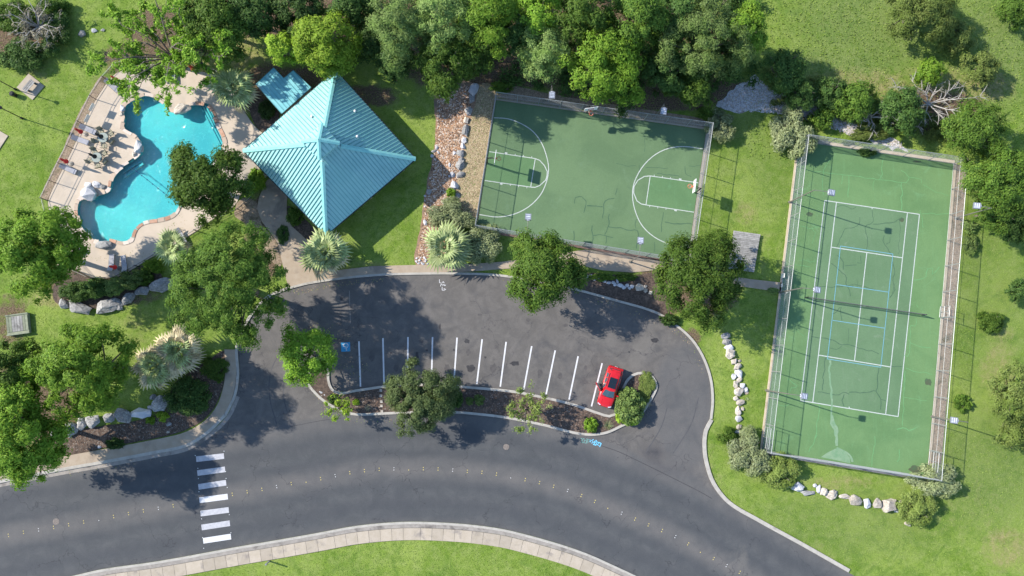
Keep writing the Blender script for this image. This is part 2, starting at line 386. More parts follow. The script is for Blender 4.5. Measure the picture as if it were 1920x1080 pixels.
M_RUSTROOF = nmat('worn turquoise metal', (0.15, 0.42, 0.45), (0.20, 0.48, 0.49), 1.5, (0.36, 0.36, 0.27), 0.45, 0.54, bump=0.05, rough=0.5)

def water_mat():
    m = NT('pool water'); t = m.t; out = t.nodes['Material Output']; t.nodes.remove(m.b)
    v = m.pos(); h = m.noise(v, 1.8, 5, 0.65, 0.8)
    bmp = m.n('ShaderNodeBump'); bmp.inputs['Strength'].default_value = 0.6; bmp.inputs['Distance'].default_value = 0.12; m.l(h, bmp.inputs['Height'])
    tr = m.n('ShaderNodeBsdfTransparent'); tr.inputs[0].default_value = (0.36, 0.85, 0.885, 1)
    gl = m.n('ShaderNodeBsdfGlossy'); gl.inputs['Roughness'].default_value = 0.06; m.l(bmp.outputs[0], gl.inputs['Normal'])
    lw = m.n('ShaderNodeLayerWeight'); lw.inputs[0].default_value = 0.5; m.l(bmp.outputs[0], lw.inputs['Normal'])
    fr = m.math('MULTIPLY_ADD', m.math('POWER', lw.outputs['Facing'], 5.0), 0.9, 0.025)
    mx = m.n('ShaderNodeMixShader'); m.l(fr, mx.inputs[0]); m.l(tr.outputs[0], mx.inputs[1]); m.l(gl.outputs[0], mx.inputs[2])
    m.l(mx.outputs[0], out.inputs[0]); return m.mat
M_WATER = water_mat()
def plaster_mat():
    m = NT('blue pool plaster'); v = m.pos()
    n1 = m.noise(v, 0.12, 3, 0.5, 0.5); n2 = m.noise(v, 2.6, 4, 0.6, 1.8); n3 = m.noise(v, 0.5, 5, 0.7)
    c = m.mix(m.ramp(n1, 0.3, 0.7), (0.34, 0.46, 0.47), (0.52, 0.60, 0.55))
    c = m.mix(m.ramp(n2, 0.50, 0.68, 0, 0.35), c, (0.72, 0.80, 0.74))
    c = m.mix(m.ramp(n3, 0.5, 0.8, 0, 0.35), c, (0.30, 0.44, 0.48))
    m.color(c); m.rough(0.8); return m.mat
M_PLASTER = plaster_mat()
M_TILE = flat('dark blue waterline tile', (0.02, 0.06, 0.12), 0.3)

def leaf_mat(name, c1, c2, c3, trans=0.22, rough=0.55, vary=0.24):
    m = NT(name); g = m.n('ShaderNodeNewGeometry'); r = g.outputs['Random Per Island']
    v = m.n('ShaderNodeTexCoord').outputs['Object']
    nz = m.noise(v, 0.55, 3, 0.6)
    c = m.mix(m.ramp(r, 0.0, 1.0), c1, c2)
    c = m.mix(m.ramp(nz, 0.42, 0.62, 0, 0.75), c, c3)
    k = m.ramp(m.objrand(), 0, 1, 1 - vary, 1 + vary); cc = m.n('ShaderNodeCombineColor')
    for i in range(3): m.l(k, cc.inputs[i])
    c = m.mix(1.0, c, cc.outputs[0], 'MULTIPLY')
    m.color(c); m.rough(rough); m.b.inputs['Specular IOR Level'].default_value = 0.12
    tl = m.n('ShaderNodeBsdfTranslucent'); m.l(c, tl.inputs[0])
    mx = m.n('ShaderNodeMixShader'); mx.inputs[0].default_value = trans
    out = m.t.nodes['Material Output']; m.l(m.b.outputs[0], mx.inputs[1]); m.l(tl.outputs[0], mx.inputs[2]); m.l(mx.outputs[0], out.inputs[0])
    return m.mat
L = {
 'bright': leaf_mat('bright oak leaves', (0.081, 0.178, 0.013), (0.216, 0.335, 0.037), (0.141, 0.259, 0.024)),
 'lime':   leaf_mat('lime leaves', (0.137, 0.252, 0.016), (0.309, 0.423, 0.046), (0.217, 0.343, 0.027)),
 'mid':    leaf_mat('mid green leaves', (0.038, 0.090, 0.012), (0.125, 0.197, 0.029), (0.077, 0.142, 0.019)),
 'dark':   leaf_mat('dark evergreen leaves', (0.027, 0.066, 0.015), (0.088, 0.151, 0.033), (0.051, 0.103, 0.021)),
 'olive':  leaf_mat('olive leaves', (0.102, 0.148, 0.032), (0.204, 0.255, 0.066), (0.143, 0.204, 0.039)),
 'grey':   leaf_mat('grey green leaves', (0.098, 0.162, 0.041), (0.226, 0.305, 0.093), (0.148, 0.236, 0.049)),
 'sage':   leaf_mat('silver sage leaves', (0.179, 0.221, 0.095), (0.357, 0.399, 0.210), (0.231, 0.284, 0.105)),
 'liveoak': leaf_mat('grey dark live oak leaves', (0.045, 0.069, 0.023), (0.133, 0.175, 0.065), (0.075, 0.106, 0.031)),
 'straw':  leaf_mat('dry twiggy leaves', (0.20, 0.18, 0.12), (0.30, 0.27, 0.20), (0.17, 0.18, 0.08)),
}
M_FROND = leaf_mat('fan palm frond green', (0.22, 0.28, 0.11), (0.46, 0.52, 0.26), (0.26, 0.34, 0.12), 0.2)
M_FRONDDRY = leaf_mat('fan palm frond dry', (0.38, 0.32, 0.19), (0.58, 0.50, 0.34), (0.38, 0.36, 0.20), 0.2)

# ================================================================== SETTING
# pool outline (needed for the hole in the ground)
POOL_PX = [(272,175),(285,176),(297,184),(308,193),(321,207),(340,203),(356,193),(384,193),(397,200),(412,234),(426,268),(418,287),(397,322),(366,360),(342,385),(330,405),(306,415),(277,419),(262,426),(254,439),(251,452),(231,459),(205,453),(180,457),(156,437),(146,421),(141,388),(150,368),(172,372),(182,362),(201,356),(207,333),(221,315),(249,297),(262,284),(257,262),(241,251),(226,241),(231,221),(227,208),(234,194),(252,184)]
pool = catmull([W(p[0], p[1]) for p in POOL_PX], True, 0.45)

# ---- ground: one sheet, fine in view, reaching far
def build_ground():
    xs = np.concatenate([[-900,-400,-200,-120,-90], np.arange(-72, 72.1, 0.6), [90,120,200,400,900]])
    ys = np.concatenate([[-900,-400,-200,-120,-80,-60], np.arange(-42, 54.1, 0.6), [70,100,160,300,600,1200]])
    X, Y = np.meshgrid(xs, ys); nx, ny = len(xs), len(ys)
    Z = np.zeros_like(X)
    V = np.stack([X, Y, Z], -1).reshape(-1, 3)
    ins = np_inside(X, Y, pool)
    idx = np.arange(nx * ny).reshape(ny, nx)
    bad = ins[:-1,:-1] | ins[1:,:-1] | ins[:-1,1:] | ins[1:,1:]
    q = np.stack([idx[:-1,:-1], idx[:-1,1:], idx[1:,1:], idx[1:,:-1]], -1)[~bad]
    me = bpy.data.meshes.new('ground'); me.from_pydata(V.tolist(), [], q.tolist()); me.materials.append(M_GROUND)
    zone = np.zeros((nx * ny, 4)); zone[:, 3] = 1
    # px, py, rx, ry, channel (0 dry straw, 1 bare litter, 2 coarse meadow), amount
    blobs = [(30,70,75,45,1,.9),(300,60,70,60,1,.75),(240,110,60,40,1,.7),(360,120,70,40,0,.6),(470,110,60,40,0,.5),(500,170,50,60,1,.9),
      (560,150,60,35,1,.7),(1060,75,350,90,1,1.2),(620,20,260,60,1,1.2),(900,120,160,60,1,1.0),(1250,170,170,40,1,1.1),(1110,185,120,25,1,.8),
      (500,440,45,90,1,.9),(180,190,22,60,0,.5),(110,560,70,20,0,.6),(230,560,100,16,1,.6),(180,530,110,28,1,1.1),(20,600,40,60,1,.6),(40,760,120,80,1,.9),
      (1320,545,70,50,1,1.0),(1240,545,60,50,1,.9),(1230,590,40,20,1,.8),(1300,632,20,22,1,.7),(1435,590,22,60,0,.25),(1400,400,30,30,0,.5),(1430,470,40,60,0,.3),
      (1620,170,180,50,0,.55),(1560,130,120,50,2,.8),(1760,170,90,60,0,.55),(1750,210,120,50,1,.8),(1850,160,70,40,0,.6),(1570,210,110,30,1,.7),(1640,40,160,110,2,.7),(1860,90,90,120,2,.8),
      (1860,560,90,200,2,.35),(1870,700,40,60,0,.5),(1880,640,30,60,0,.45),(1850,880,110,110,2,.6),(1800,960,150,80,0,.28),(1890,1030,60,50,0,.55),(1600,980,180,60,2,.4),(1580,905,90,14,0,.5),
      (1340,240,30,40,0,.4),(1390,240,40,30,2,.6),(1440,300,60,120,2,.3),(640,495,120,12,0,.45),(830,240,20,200,0,.5),(690,180,70,25,1,.7),(260,600,40,40,0,.4),(250,660,30,40,0,.45),
      (780,1000,300,14,0,.2),(1340,880,20,90,0,.3),(1390,700,25,60,0,.2),(1545,1040,40,30,0,.3),(455,90,40,60,0,.6),(70,140,40,30,0,.4)]
    P = [None] * len(blobs)
    for b in blobs:
        c = W(b[0], b[1]); rx, ry = b[2] * .062, b[3] * .062
        d = np.sqrt(((X - c.x) / rx) ** 2 + ((Y - c.y) / ry) ** 2).ravel()
        f = np.clip(1.45 - d, 0, 1); f = f * f * (3 - 2 * f) * b[5]
        zone[:, b[4]] = np.maximum(zone[:, b[4]], f)
    zone = np.clip(zone, 0, 1)
    ca = me.color_attributes.new('zone', 'FLOAT_COLOR', 'POINT'); ca.data.foreach_set('color', zone.ravel())
    link('ground', me, kind='structure')
build_ground()

# ---- road
NK = [(-160,945),(0,906),(110,884),(200,868),(290,851),(350,838),(392,812),(425,780),(443,742),(449,700),(447,672),(447,648),(458,618),(478,585),(505,558),(540,543),(580,533),(650,523),(720,517),(800,515),(860,515),(920,517),(962,522),(1000,529),(1064,541),(1110,553),(1160,567),(1210,581),(1241,594),(1290,632),(1315,668),(1330,710),(1334,750),(1331,785),(1320,806),(1317,835),(1321,868),(1335,908),(1365,945),(1420,978),(1500,1022),(1590,1073),(1690,1130),(1800,1195)]
SK = [(-160,1150),(0,1108),(130,1081),(192,1067),(283,1054),(337,1045),(440,1026),(510,1014),(590,1000),(673,985),(764,978),(855,981),(920,988),(963,996),(1047,1019),(1102,1038),(1158,1063),(1200,1083),(1262,1118),(1360,1180),(1400,1210)]
nk = spx(NK, step=0.6); sk = spx(SK, step=0.6)
CEN = [(-160,1035),(0,1007),(38,999),(100,989),(155,979),(210,969),(262,959),(315,950),(372,940),(445,925),(500,916),(555,905),(604,897),(658,886),(710,880),(764,879),(815,879),(867,883),(918,887),(968,896),(1020,907),(1072,922),(1122,943),(1172,965),(1218,985),(1266,1006),(1313,1033),(1356,1057),(1400,1080),(1480,1125),(1560,1170)]
cen = spx(CEN, step=0.5)
def build_road():
    poly = nk + sk[::-1]
    poly2 = [(p.x, p.y) for p in poly]
    xs = np.arange(-72, 60, 1.0); ys = np.arange(-45, 12, 1.0)
    pts = [Vector((p.x, p.y)) for p in poly]
    n = len(pts); ed = [(i, (i + 1) % n) for i in range(n)]
    A = np.array(poly2)
    for x in xs:
        for y in ys:
            if inside(x, y, poly2) and np.min((A[:, 0] - x) ** 2 + (A[:, 1] - y) ** 2) > 0.3: pts.append(Vector((x, y)))
    v, e, f, *_ = geometry.delaunay_2d_cdt(pts, ed, [], 1, 1e-4)
    me = bpy.data.meshes.new('road'); me.from_pydata([(p.x, p.y, 0.004) for p in v], [], [tuple(q) for q in f]); me.materials.append(M_ROAD)
    V = np.array([(p.x, p.y) for p in v]); C = np.array([(p.x, p.y) for p in cen])
    d = np.sqrt(((V[:, None, :] - C[None]) ** 2).sum(-1)); j = d.argmin(1); dist = d.min(1)
    T = np.roll(C, -1, 0) - C; T[-1] = T[-2]
    rel = V - C[j]; side = np.sign(T[j, 0] * rel[:, 1] - T[j, 1] * rel[:, 0]); sd = dist * side   # + = left of travel (north)
    band = np.clip(1.25 - np.abs(sd) / 1.25, 0, 1)
    band = np.maximum(band, np.clip(1 - np.abs(np.abs(sd) - 3.0) / 0.8, 0, 1) * 0.12)
    band = np.maximum(band, np.clip((sd + 0) / 1 - 4.6, 0, 1) * 0.75)
    band = np.maximum(band, np.clip(-sd - 5.2, 0, 1) * 0.55)
    lot = np.clip((sd - 5.6) / 2.2, 0, 1)
    # turnaround is a darker newer surface
    c = W(1290, 760); r = np.sqrt(((V[:, 0] - c.x) / 4.6) ** 2 + ((V[:, 1] - c.y) / 8.5) ** 2)
    lot = lot * np.clip((r - 0.55) / 0.6, 0.25, 1)
    la = me.attributes.new('lane', 'FLOAT', 'POINT'); la.data.foreach_set('value', sd.astype(np.float32))
    w = np.zeros((len(V), 4)); w[:, 0] = band; w[:, 1] = lot; w[:, 3] = 1
    for (px, py, rx, ry, a) in [(1225,850,22,16,.9),(780,905,40,6,.2),(760,960,50,8,.3),(1250,880,60,14,.3)]:
        q = W(px, py); w[:, 2] = np.maximum(w[:, 2], np.clip(1.4 - np.sqrt(((V[:, 0] - q.x) / (rx * .062)) ** 2 + ((V[:, 1] - q.y) / (ry * .062)) ** 2), 0, 1) * a)
    ca = me.color_attributes.new('wear', 'FLOAT_COLOR', 'POINT'); ca.data.foreach_set('color', w.ravel())
    return link('road', me, kind='structure')
road = build_road()

def line_part(parent, name, pts, w, z, mat, step=0.5, smooth=False, **kw):
    path = spx(pts, step=step) if smooth else [W(*p) for p in pts]
    m = MB(); m.ribbon(path, w, None, z); return m.build(name, mat, parent, **kw)
# parking lines
PL = [((673,640),(676,725)),((718,634),(720,719)),((765,632),(764,718)),((811,632),(809,718)),((857,633),(851,718)),((904,636),(894,720)),((949,641),(938,725)),((997,649),(982,731)),((1041,657),(1024,739)),((1084,668),(1067,749)),((1129,681),(1109,762))]
for a, b in PL: line_part(road, 'parking_line', [a, b], 0.17, 0.008, M_ROADWHITE2)
# crosswalk bars
for k, (x0, y0, x1, y1) in enumerate([(368,861,420,855),(370,887,422,880),(372,913,424,905),(374,938,427,931),(376,963,429,956),(378,989,431,981),(381,1014,433,1006)]):
    m = MB(); m.ribbon([W(x0, y0), W(x1, y1)], 0.62, None, 0.008); m.build('crosswalk_bar', M_ROADWHITE if k not in (3, 6) else M_ROADWHITE2, road)
# raised centre line markers in pairs
mk = MB(); mk.tube([(0,0,0),(0,0,.018)], [.052,.036], 8); mesh_btn_y = mk.mesh('road_marker', M_YELLOW)
mk = MB(); mk.tube([(0,0,0),(0,0,.018)], [.046,.03], 8); mesh_btn_w = mk.mesh('road_marker', M_WHITEBTN)
acc = 0.0; nextd = 0.3; k = 0
for a, b in zip(cen[:-1], cen[1:]):
    seg = (b - a).length
    while nextd <= acc + seg:
        t = (nextd - acc) / seg; p = a.lerp(b, t); nrm = (b - a).normalized(); nrm = Vector((-nrm.y, nrm.x, 0))
        xw = 360 < (p.x / .062 + 920) < 440
        for s in (-1, 1):
            if k % 7 == 5 and s == 1: continue
            if not xw: link('road_marker', mesh_btn_w if (k % 4 == 0) else mesh_btn_y, road, loc=(p.x + nrm.x * s * .13, p.y + nrm.y * s * .13, 0.006))
        nextd += 1.66; k += 1
    acc += seg
# small dots beside the crosswalk bars
for px, py in [(366,854),(420,846),(424,897),(373,922),(426,914),(378,973),(430,965),(380,1008),(433,999),(382,1028),(423,884),(371,878),(372,897)]:
    link('road_marker', mesh_btn_w, road, loc=W(px, py, 0.006))
# manholes and valve cover
for px, py, r in [(105,978,.36),(949,838,.34)]:
    m = MB(); c = W(px, py); m.tube([(c.x, c.y, 0.0), (c.x, c.y, 0.012)], r, 20); o = m.build('manhole_cover', M_IRON, road)
# accessible parking symbol: blue square, white wheelchair figure (upright towards the kerb)
c = W(648, 650); m = MB(); m.ribbon([W(639.5, 651), W(656.5, 650)], 1.05, None, 0.008); sq = m.build('accessible_parking_symbol', M_ROADBLUE, road)
def sym(x, y): return Vector((c.x - x * 0.9, c.y - y * 0.9, 0))   # rotated half a turn
m = MB()
m.ribbon([sym(.30 * math.cos(a) - .02, .30 * math.sin(a) - .12) for a in [math.radians(x) for x in range(100, 400, 20)]], .075, None, .012)
m.ribbon([sym(-.10, .30), sym(-.07, .02), sym(.20, .0)], .085, None, .0125)
m.ribbon([sym(.18, .02), sym(.26, -.27), sym(.40, -.27)], .08, None, .013)
m.ribbon([sym(-.08, .17), sym(.14, .17)], .06, None, .0135)
m.slab([sym(-.12 + .085 * math.cos(a * PI / 5), .42 + .085 * math.sin(a * PI / 5)) for a in range(10)], None, .012)
m.build('wheelchair_figure', M_ROADWHITE2, sq)
# surveyor's marks
m = MB()
for s in [[(824,524),(824,530),(828,531)],[(829,530),(831,528),(833,531)],[(826,537),(827,533),(830,533)],[(830,536),(832,533),(834,536)],[(829,538),(829,544),(834,544)],[(832,541),(836,543)],[(833,534),(836,535)]]:
    m.ribbon([W(*p) for p in s], .07, None, .008)
m.build('white_survey_mark', M_ROADWHITE2, road)
m = MB()
for s in [[(1089,822),(1096,823)],[(1092,822),(1091,830)],[(1096,825),(1095,830),(1099,831),(1100,826),(1096,825)],[(1101,831),(1102,824),(1104,830),(1106,825)],[(1099,823),(1104,824)],[(1089,829),(1094,830)]]:
    m.ribbon([W(*p) for p in s], .09, None, .008)
m.build('faded_spray_lettering', M_SPRAYG, road)
m = MB()
for s in [[(1106,824),(1107,829)],[(1113,824),(1109,826),(1113,829),(1109,831)],[(1114,833),(1115,827),(1118,828),(1116,830)],[(1112,833),(1118,835)],[(1117,825),(1120,829),(1117,834)],[(1121,829),(1120,834),(1123,835)],[(1122,829),(1128,832)],[(1127,832),(1124,838)],[(1119,831),(1123,831)]]:
    m.ribbon([W(*p) for p in s], .10, None, .008)
m.build('blue_spray_lettering', M_SPRAY, road)
# oil stains
def blot(px, py, rx, ry, rot=0):
    c = W(px, py); out = []
    for i in range(22):
        a = i / 22 * 2 * PI; r = 1 + .5 * mnoise.noise(Vector((math.cos(a) * 1.6 + px, math.sin(a) * 1.6, py)))
        v = Vector((math.cos(a) * rx * .062 * r, math.sin(a) * ry * .062 * r, 0)); v.rotate(Matrix.Rotation(rot, 3, 'Z')); out.append(c + v)
    return out
for b in [(883,690,8,7),(876,640,5,4),(782,668,3,8),(966,682,9,4),(825,612,2,5),(800,657,2,2),(1228,638,7,4),(1180,660,2,2),(733,662,2,2),(910,670,2,2),(851,656,2,2),(640,560,3,3)]:
    m = MB(); m.slab(blot(*b), None, .0065); m.build('oil_stain', M_STAIN, road)
M_TYRE = nmat('tyre rubber trace', (0.058, 0.058, 0.061), (0.082, 0.080, 0.080), 2, bump=0, rough=.7)
for l in ([(1262,850),(1296,795),(1310,745)],[(520,800),(505,740),(510,690),(540,640)],[(548,800),(532,745),(536,700),(556,655)],[(1210,850),(1240,800),(1252,760)]):
    line_part(road, 'tyre_mark', l, .11, .0062, M_TYRE, smooth=True)
for b in [(697,668,5,9),(742,690,4,7),(790,640,5,3),(838,690,5,8),(878,660,4,6),(925,690,6,9),(930,650,3,3),(1012,700,5,8),(1050,705,4,7),(1094,715,5,8),(1098,690,3,4),(990,600,4,3),(1060,610,5,3),(900,590,4,2)]:
    m = MB(); m.slab(blot(*b), None, .0067); m.build('oil_stain', M_STAIN2, road)
# joint between lot and street
line_part(road, 'asphalt_joint', [(1128,836),(1160,847),(1200,866),(1255,893),(1318,925),(1335,935)], .06, .0065, M_STAIN, smooth=True)
line_part(road, 'asphalt_joint', [(545,800),(600,789),(640,784)], .05, .0065, M_STAIN, smooth=True)
line_part(road, 'asphalt_joint', [(655,545),(656,575),(657,607)], .05, .0065, M_GUTTER)

# ---- kerbs (outer edge on the asphalt line, body outside it)
def kerb(name_px, side, w=0.3, a=0, b=None, closed=False, h=0.13):
    path = spx(name_px[a:b] if b or a else name_px, closed, 0.5)
    m = MB(); m.ribbon(offset(path, side * w / 2, closed), w, 0.0, h, closed)
    o = m.build('kerb', M_KERB, kind='structure'); return path, o
kp1, _ = kerb(NK, 1, 0.34, 0, 8)
kerb(NK, 1, 0.30, 7, 16)
kerb(NK, 1, 0.26, 15, 34)
kerb(NK, 1, 0.42, 33, 42)
m = MB(); m.ribbon(offset(spx(NK[0:9], step=.5), -.22), .44, None, .009); m.build('gutter', M_GUTTER, kind='structure')
# south: kerb, gutter pan and slabs
ksp = spx(SK, step=0.5)
m = MB(); m.ribbon(offset(ksp, -0.14), 0.26, 0.0, 0.13); m.build('kerb', M_KERB, kind='structure')
m = MB(); m.ribbon(offset(ksp, -0.47), 0.38, 0.0, 0.11); m.build('gutter', M_GUTTER, kind='structure')
pav = MB(); pav.ribbon(offset(ksp, -1.36), 1.34, 0.0, 0.085); pav = pav.build('pavement', M_GUTTER, kind='structure')
acc = 0; cur = []; slab_len = 1.28
rs = offset(ksp, -1.36)
d = [0]
for a, b in zip(rs[:-1], rs[1:]): d.append(d[-1] + (b - a).length)
def at(path, d, s):
    for i in range(len(d) - 1):
        if d[i + 1] >= s: return path[i].lerp(path[i + 1], (s - d[i]) / max(d[i + 1] - d[i], 1e-6))
    return path[-1]
s = 6.0
while s < d[-1] - 8:
    ln = slab_len * (1 if rnd.random() > .1 else 1.5)
    pp = [at(rs, d, s + .015), at(rs, d, s + ln / 2), at(rs, d, s + ln - .015)]
    m = MB(); m.ribbon(pp, 1.30, 0.05, 0.115 + rnd.uniform(-.004, .004)); m.build('slab', M_SLAB, pav); s += ln

# ---- pavements and paths north of the lot
def strip(name, pts, z, mat, wobble=0.0, smooth=True, kind='structure', step=0.5):
    p = spx(pts, True, step) if smooth else [W(*q) for q in pts]
    if wobble: p = wob(p, wobble)
    m = MB(); m.slab(p, 0.0, z); return m.build(name, mat, kind=kind)
inner1 = [(-160,918),(0,880),(118,856),(200,841),(280,826),(345,811),(384,789),(408,759),(420,722),(423,690),(421,655)]
pv = MB(); ip = spx(inner1, step=.5); op = offset(spx(NK[:10] + [(447,655)], step=.5), .34)
pv.slab(ip + op[::-1], 0, .12); pv.build('pavement', M_CONC, kind='structure')
walk = [(501,338),(486,370),(483,392),(491,415),(508,437),(522,458),(528,486),(534,512),(541,539),(580,529),(650,519),(720,513),(800,511),(850,511),(900,508),(946,504),(1000,502),(1060,500),(1091,498),(1130,507),(1185,511),(1228,507),(1262,500),(1300,520),(1340,532),(1403,539),(1466,548),(1466,530),(1411,524),(1370,518),(1330,508),(1290,492),(1240,487),(1219,485),(1150,475),(1097,468),(1060,474),(1000,484),(940,491),(881,495),(803,497),(774,497),(699,499),(647,505),(596,512),(592,490),(585,460),(565,440),(548,425),(538,405),(538,380),(540,360),(520,330)]
m = MB(); m.slab([W(*p) for p in walk], 0, .10); m.build('path', M_CONC, kind='structure')

# ---- beds
ISL = [(573,706),(572,714),(585,733),(606,753),(637,771),(668,779),(730,777),(790,775),(845,775),(880,777),(949,785),(1019,799),(1074,813),(1108,817),(1138,813),(1169,799),(1186,792),(1205,776),(1224,746),(1233,724),(1225,706),(1205,697),(1186,701),(1172,715),(1163,737),(1158,759),(1154,774),(1142,778),(1124,773),(1074,756),(1024,744),(963,732),(880,724),(824,720),(770,719),(725,722),(668,730),(638,735),(624,728),(618,712),(617,690),(605,668),(588,680)]
isl = spx(ISL, True, 0.4)
m = MB(); m.ribbon(offset(isl, .14, True), .28, 0, .14, True); m.build('kerb', M_KERB, kind='structure')
m = MB(); m.slab(wob(offset(isl, .27, True), .01), 0.0, .10); m.build('planting_bed', M_MULCH, kind='structure')
strip('planting_bed', [(112,815),(180,800),(250,790),(312,768),(322,725),(352,700),(395,672),(421,657),(422,690),(419,720),(406,757),(382,787),(343,809),(280,824),(200,839),(120,854),(100,840)], .05, M_MULCH, .05)
strip('planting_bed', [(1082,512),(1130,513),(1185,517),(1236,512),(1262,540),(1252,592),(1241,590),(1208,578),(1158,563),(1108,549),(1068,539),(1040,525)], .05, M_MULCH, .03)
strip('planting_bed', [(462,180),(480,172),(500,195),(523,212),(520,230),(500,250),(482,240),(470,215)], .06, M_MULCH, .05)
strip('planting_bed', [(540,385),(560,400),(598,440),(590,460),(565,440),(548,425),(538,405)], .06, M_MULCH, .03)
strip('planting_bed', [(118,505),(150,515),(185,527),(225,522),(262,500),(290,487),(305,520),(318,530),(270,545),(240,560),(200,575),(140,580),(100,560)], .04, M_MULCH, .06)
strip('planting_bed', [(820,160),(898,158),(893,190),(880,230),(872,270),(866,310),(858,345),(850,380),(842,420),(842,470),(840,497),(780,497),(779,470),(787,430),(793,390),(800,345),(811,300),(817,240)], .03, M_MULCHRED, .08)
strip('dry_grass', [(898,158),(932,165),(930,200),(918,280),(905,350),(893,410),(850,400),(855,355),(866,310),(872,270),(880,230),(893,190)], .035, M_STRAW, .08)
strip('gravel_wash', [(1345,190),(1370,170),(1400,150),(1415,140),(1432,160),(1460,175),(1500,190),(1560,215),(1620,240),(1680,262),(1700,285),(1650,270),(1580,245),(1530,225),(1480,212),(1420,208),(1370,210)], .02, M_GRAVEL, .35)
strip('soil_strip', [(205,150),(182,190),(158,234),(137,279),(90,376),(76,370),(118,280),(140,228),(165,182),(190,142)], .02, M_DIRT, .06)
strip('soil_strip', [(940,160),(1040,178),(1150,196),(1330,226),(1326,240),(1140,212),(1030,196),(935,182)], .02, M_DIRT, .05)
strip('soil_strip', [(484,385),(490,418),(508,440),(522,462),(526,500),(500,480),(470,430),(440,400),(455,370)], .03, M_DIRT, .1)
strip('soil_strip', [(1318,250),(1334,246),(1302,436),(1290,432)], .02, M_DIRT, .02, smooth=False)

# ================================================================== COURTS
def court(name, pts, mat, z=.012, parent=None, label=None, kind=True):
    m = MB(); m.slab([W(*p) for p in pts], None if parent else 0.0, z); o = m.build(name, mat, parent)
    if kind and not parent: o['kind'] = 'structure'
    return o
TC = [(1428,844),(1737,894),(1788,307),(1498,265)]
tc = court('tennis_court', TC, M_TEN_OUT, .05)
DB = dict(tl=(1546,376), tr=(1723.5,402), br=(1683.5,781), bl=(1501,751))
court('playing_surface', [DB['bl'], DB['br'], DB['tr'], DB['tl']], M_TEN_IN, .054, tc)
def L2(parent, a, b, w=.09, mat=M_LINE, z=.06, name='court_line'): return line_part(parent, name, [a, b], w, z, mat)
TL_ = [(DB['tl'],DB['tr']),(DB['tr'],DB['br']),(DB['br'],DB['bl']),(DB['bl'],DB['tl']),((1568,379),(1523.6,754.5)),((1701,398.5),(1660,777.5)),((1559,463.6),(1691.5,483.5)),((1534.7,665.8),(1669,688)),((1624.8,474),(1601.6,677)),((1635,389),(1634.6,392)),((1592,765.5),(1591.6,762.5))]
for i, (a, b) in enumerate(TL_): L2(tc, a, b, .10, z=.058 + .0006 * i)
for i, (a, b) in enumerate([((1575.5,461.4),(1673.6,476.4)),((1673.6,476.4),(1651,688.6)),((1651,688.6),(1551,673)),((1551,673),(1575.5,461.4)),((1568,533.6),(1665.5,547.8)),((1560.6,600.6),(1658,615.3))]): L2(tc, a, b, .07, M_BLUELINE, .0665 + .0006 * i)
BC = [(893,428),(1288,492),(1324,244),(930,188)]
bc = court('basketball_court', BC, M_BALL, .05)
KL = [(917.5,284.5),(1003.6,297.5),(995,351),(909,338.6)]; KR = [(1219,330),(1309,343),(1301,398),(1211,384.4)]
for K in (KL, KR):
    court('key_surface', K, M_KEY, .054, bc)
    for i in range(4):
        if (K is KL and i == 3) or (K is KR and i == 1): continue
        L2(bc, K[i], K[(i + 1) % 4], .09, z=.058 + .0005 * i)
def arc(parent, pts, z=.0605, w=.10): line_part(parent, 'court_line', pts, w, z, M_LINE, smooth=True)
arc(bc, [(926,221),(952,223),(977,232),(999.6,247),(1016,269.6),(1026,298),(1028.6,318),(1024.6,341),(1013,366),(991,388),(963,402),(933,407),(899,402.5)])
arc(bc, [(1317.5,279.4),(1283,275),(1255,278),(1230,289),(1208,308.6),(1192.5,333.6),(1186,357),(1188,385),(1199,415.6),(1213,433.6),(1234,449),(1262,460),(1291,464)], .061)
arc(bc, [(1003.6,297.5),(1012,301),(1021,311),(1026,322),(1023,338),(1012,348),(1003,351.5),(995,351)], .0615)
arc(bc, [(1219,330),(1208,331),(1196,338),(1188.5,350),(1188,362),(1194,376.7),(1202,382.5),(1211,384.4)], .062)
def tick(K, a, b, fr, big):
    A, B = Vector((*K[a], 0)), Vector((*K[b], 0)); ctr = sum((Vector((*k, 0)) for k in K), Vector()) / 4
    for i, t in enumerate(fr):
        p = A.lerp(B, t); o = (p - ctr); dd = (B - A).normalized(); nn = Vector((-dd.y, dd.x, 0)); nn = nn if nn.dot(o) > 0 else -nn
        q = p + nn * 3.2; L2(bc, (p.x, p.y), (q.x, q.y), .30 if i == big else .07, z=.0625, name='lane_mark')
tick(KL, 0, 1, (.36,.56,.74,.92), 0); tick(KL, 3, 2, (.36,.56,.74,.92), 0); tick(KR, 0, 1, (.08,.25,.42,.62), 3); tick(KR, 3, 2, (.08,.25,.42,.62), 3)
L2(bc, (929.5,286.5), (926.5,309.5), .06, z=.0626)

def crack(parent, pts, w, mat, z=.056, amp=.10):
    p = spx(pts, step=.35)
    p = [q + Vector((mnoise.noise(q * 1.3), mnoise.noise(q * 1.3 + Vector((9, 4, 2))), 0)) * amp * 2 for q in p]
    m = MB(); n_ = len(p); q = [p[i] for i in range(n_)]
    a_ = [offset(q, w * .42 * (.6 + .9 * abs(mnoise.noise(Vector((p[0].x, i * .7, 1)))) * 1.3))[i] for i in range(n_)]
    b_ = [offset(q, -w * .42 * (.6 + .9 * abs(mnoise.noise(Vector((p[0].y, i * .7, 5)))) * 1.3))[i] for i in range(n_)]
    for i in range(n_ - 1): m.face([(b_[i].x, b_[i].y, z), (b_[i+1].x, b_[i+1].y, z), (a_[i+1].x, a_[i+1].y, z), (a_[i].x, a_[i].y, z)])
    m.build('sealed_crack', mat, parent)
def Z2(l): return [(880 + x / 3.6, 260 + y / 3.6) for x, y in l]
